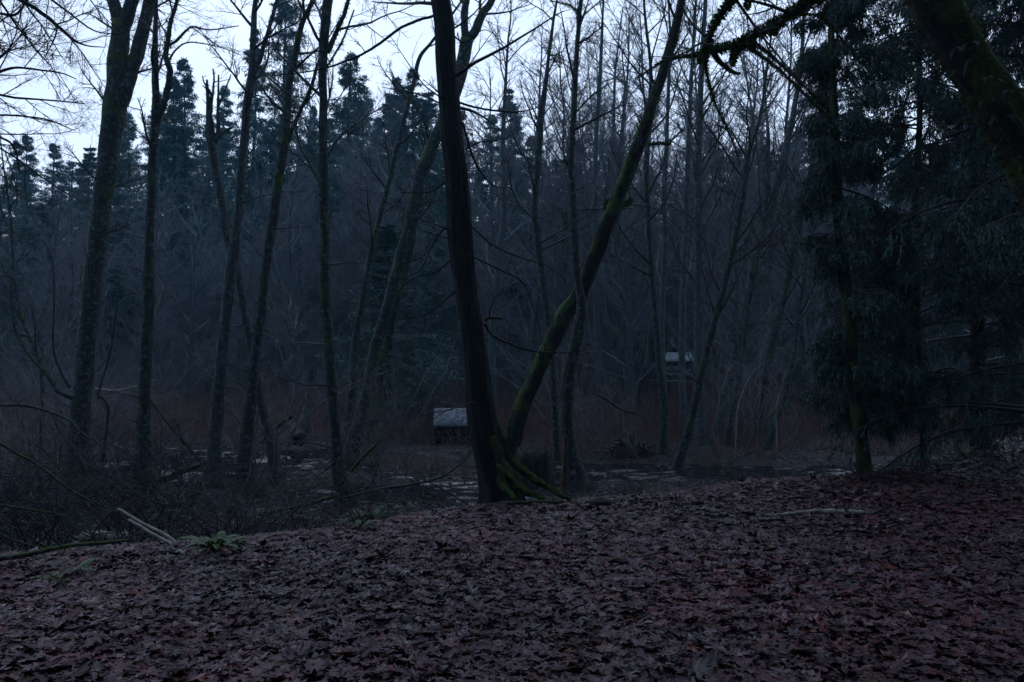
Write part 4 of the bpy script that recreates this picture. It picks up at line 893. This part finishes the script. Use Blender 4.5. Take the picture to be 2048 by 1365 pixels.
# ------------------------------------------------------------------ small built things
def rotz(a): c, s = math.cos(a), math.sin(a); return np.array([[c, -s, 0], [s, c, 0], [0, 0, 1]])
def rotx(a): c, s = math.cos(a), math.sin(a); return np.array([[1, 0, 0], [0, c, -s], [0, s, c]])
# the shed
Ys = 35.0; c0 = PX(1360, 745, Ys); zs = float(H(c0[0], Ys)); A = R_(-14); Rz = rotz(A)
shed = thing('shed', 'tiny dark open-sided shed with pale sloping roof, half hidden by trunks across the swamp', 'shed', (c0[0], Ys, zs))
fl = PX(1360, 746, Ys)[2]; eave = PX(1360, 723, Ys)[2]; ridge = eave + .38
def loc(v): return np.array([c0[0], Ys, 0]) + Rz @ np.array(v, float)
mb = MB()
for x in (-.62, .62):
    for y in (-.55, .55): mb.box(loc((x, y, (zs + eave) / 2)), (.09, .09, eave - zs + .1), Rz)
mb.build('post', M_SHED, shed, smooth=False)
mb = MB(); mb.box(loc((-.2, -.53, fl + .16)), (.78, .04, .3), Rz); mb.box(loc((0, .53, (fl + eave) / 2)), (1.2, .04, eave - fl), Rz); mb.box(loc((-.6, 0, (fl + eave) / 2)), (.04, 1.02, eave - fl), Rz); mb.build('wall', M_SHED, shed, smooth=False)
mb = MB(); mb.box(loc((.40, -.54, fl + .30)), (.30, .03, .44), Rz); mb.build('panel', M_STONE, shed, smooth=False, label='pale grey board panel in the right of the front')
mb = MB(); mb.box(loc((0, 0, fl - .06)), (1.45, 1.3, .10), Rz); mb.build('deck', M_SHED, shed, smooth=False)
mb = MB(); mb.box(loc((0, -.60, fl - .35)), (1.4, .05, .07), Rz); mb.build('railing', M_SHED, shed, smooth=False)
mb = MB(); pit = math.atan2(.38, 1.25)
mb.box(loc((0, -.02, (eave + ridge) / 2)), (1.55, 1.32, .05), Rz @ rotx(pit)); mb.build('roof', M_METAL, shed, smooth=False)
# the leaf-strewn timber box
Yb = 22.5; c1 = PX(918, 850, Yb); zb = float(H(c1[0], Yb)); til = R_(21); Rb = rotz(R_(4)) @ rotx(til)
boxr = thing('timber_box', 'low dark timber box with a leaf-strewn pale top, left of the big black trunk', 'box', (c1[0], Yb, zb))
ztop = PX(900, 836, Yb)[2]
mb = MB()
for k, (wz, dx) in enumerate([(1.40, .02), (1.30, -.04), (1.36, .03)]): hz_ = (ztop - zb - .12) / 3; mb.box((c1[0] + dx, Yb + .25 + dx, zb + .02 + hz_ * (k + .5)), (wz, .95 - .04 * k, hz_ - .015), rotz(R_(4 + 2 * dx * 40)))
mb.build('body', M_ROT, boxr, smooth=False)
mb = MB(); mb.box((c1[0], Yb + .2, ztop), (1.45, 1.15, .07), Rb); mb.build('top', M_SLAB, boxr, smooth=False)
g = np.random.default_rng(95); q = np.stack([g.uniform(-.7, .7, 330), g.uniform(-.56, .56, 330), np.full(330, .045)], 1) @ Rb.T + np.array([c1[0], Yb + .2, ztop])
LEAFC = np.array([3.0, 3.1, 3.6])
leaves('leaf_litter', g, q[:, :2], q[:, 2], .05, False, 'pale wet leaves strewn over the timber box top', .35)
LEAFC = np.array([.92, .42, .52])
# the dished stump
p = PX(1068, 935, 14.5); zq = float(H(p[0], 14.5)); stump = thing('stump', 'black hollow stump with a dished rim, between the mossy roots and the shaggy trunk', 'stump', (p[0], 14.5, zq))
n = 28; a = np.linspace(0, 6.283, n, endpoint=False); rx, ry = .31, .40; zt = PX(1068, 903, 14.5)[2]
rim = zt + .055 * np.cos(2 * a) + .02 * np.sin(5 * a) + .015 * np.sin(9 * a + 1); ca, sa = np.cos(a), np.sin(a)
rg = 1 + .05 * np.sin(3 * a + 1) + .04 * np.sin(7 * a) + .03 * np.sin(11 * a + 2)
rings = [np.stack([p[0] + rx * f * ca * rg, 14.5 + ry * f * sa * rg, z], 1) for f, z in [(1.35, np.full(n, zq - .1)), (1.1, zq + .12 + .03 * np.sin(4 * a)), (.98, rim - .12), (.93, rim - .02 * np.sin(13 * a)), (.84, rim - .02), (.80, rim - .16), (.0, np.full(n, zt - .2))]]
i = np.arange(n); j = (i + 1) % n; F = np.concatenate([np.stack([k * n + i, k * n + j, (k + 1) * n + j, (k + 1) * n + i], 1) for k in range(6)])
mb = MB(); mb.raw(np.concatenate(rings), [F]); mb.build('shell', M_ROT, stump)
mb = MB(); mb.raw(np.stack([p[0] + rx * .84 * ca, 14.5 + ry * .84 * sa, np.full(n, zt - .055)], 1), [i[None]]); mb.build('rain_water', M_WATER, stump, smooth=False)
# stake and ribbon
pa = hit(1127, 1004); stick('stake', 'thin reddish-brown stake standing before the shaggy trunk', [(1127, 1006, 9), (1128, 960, 10), (1130, 915, 9), (1131, 872, 7)], float(pa[1]), M_STAKE, 'stake', seed=26, side=8)
mb = MB(); pr = PX(1145, 946, 13.5); u = np.linspace(0, 1, 9); wv = np.stack([pr[0] + .05 * np.sin(u * 3) - .03, 13.5 + .03 * np.sin(u * 7), pr[2] + .10 - .22 * u], 1)
sidev = np.array([.045, .012, .01]); th = np.array([0, .004, 0])
V = np.concatenate([wv - sidev * (1 - .4 * u[:, None]), wv + sidev * (1 - .4 * u[:, None]), wv - sidev * (1 - .4 * u[:, None]) + th, wv + sidev * (1 - .4 * u[:, None]) + th]); k = np.arange(8)
mb.raw(V, [np.stack([k, k + 9, k + 10, k + 1], 1), np.stack([k + 18, k + 19, k + 28, k + 27], 1)]); tag(mb.build('ribbon', M_PINK, origin=tuple(pr)), 'pink marker ribbon hanging at the foot of the shaggy trunk', 'ribbon')
# root plate of a fallen tree, right of the leaning tree
pr = hit(1262, 915); g = np.random.default_rng(97); rootp = thing('root_plate', 'dark mound of upturned roots at the water edge left of the dark straight alder', 'stump', tuple(pr))
mb = MB(); n = 60; d = np.concatenate([g.normal(0, 1, (n, 1)), g.normal(0, .5, (n, 1)), np.abs(g.normal(0, .5, (n, 1)))], 1)
P, R = grow(g, np.tile(pr + [0, .2, .05], (n, 1)) + g.normal(0, .15, (n, 3)) * [1.6, .6, .4], d, g.uniform(.25, .6, n), g.uniform(.015, .07, n), 7, .25, -.05, .3); mb.tubes(P, R, 7, .1, 3); mb.build('roots', M_WOOD, rootp)
mb = MB(); uu, vv = np.meshgrid(np.linspace(0, 2 * PI, 20, endpoint=False), np.linspace(0, 1, 8)); rr = np.cos(vv * PI / 2) * (1 + .18 * np.sin(uu * 3 + 1) + .1 * np.sin(uu * 7))
V = np.stack([pr[0] + .55 * rr * np.cos(uu), pr[1] + .25 + .4 * rr * np.sin(uu), pr[2] - .05 + .36 * np.sin(vv * PI / 2)], -1); ii = np.arange(7)[:, None] * 20 + np.arange(20)[None]; jj = np.arange(7)[:, None] * 20 + (np.arange(20)[None] + 1) % 20
mb.raw(V, [np.stack([ii, jj, jj + 20, ii + 20], -1).reshape(-1, 4)]); mb.build('earth', M_SOIL, rootp)
# stones sunk in the leaves
def stone(label, px, py, d, rz, seed):
    g = np.random.default_rng(seed); p = hit(px, py); mb = MB(); uu, vv = np.meshgrid(np.linspace(0, 2 * PI, 18, endpoint=False), np.linspace(-1, 1, 9))
    c = np.sqrt(np.maximum(0, 1 - np.abs(vv) ** 3)); sq = 1 / np.maximum(np.abs(np.cos(uu)), np.abs(np.sin(uu))) ** .6
    V = np.stack([c * sq * np.cos(uu), c * sq * np.sin(uu), vv], -1) * np.array(d) / 2; V += g.normal(0, .003, V.shape); V = V @ rotz(rz).T
    ii = np.arange(8)[:, None] * 18 + np.arange(18)[None]; jj = np.arange(8)[:, None] * 18 + (np.arange(18)[None] + 1) % 18
    mb.raw(V, [np.stack([ii, jj, jj + 18, ii + 18], -1).reshape(-1, 4)]); o = mb.build('stone', M_ROT); o.location = (p[0], p[1], float(H(p[0], p[1])) + d[2] * .25); tag(o, label, 'stone')
stone('flat dark stone bedded in the leaves at bottom centre', 822, 1258, (.19, .14, .09), .1, 1)
stone('small dark stone in the leaves right of the flat one', 985, 1262, (.12, .10, .07), .6, 2)
stone('dark lump of stone at the leaf edge right of the mossy roots', 1200, 1016, (.26, .2, .14), .3, 3)

# ------------------------------------------------------------------ the dusk haze
hz = MB(); hz.box((0, 46, 17), (176, 134, 42)); m = bpy.data.materials.new('haze'); m.use_nodes = True; t = m.node_tree; t.nodes.clear()
o_ = N(t, 'ShaderNodeOutputMaterial'); pv = N(t, 'ShaderNodeVolumePrincipled', ins={'Density': .0008, 'Anisotropy': .3}); pv.inputs['Color'].default_value = (.36, .74, 1, 1)
t.links.new(pv.outputs[0], o_.inputs['Volume'])
tag(hz.build('haze', m, smooth=False), 'thin blue dusk haze', kind='stuff')
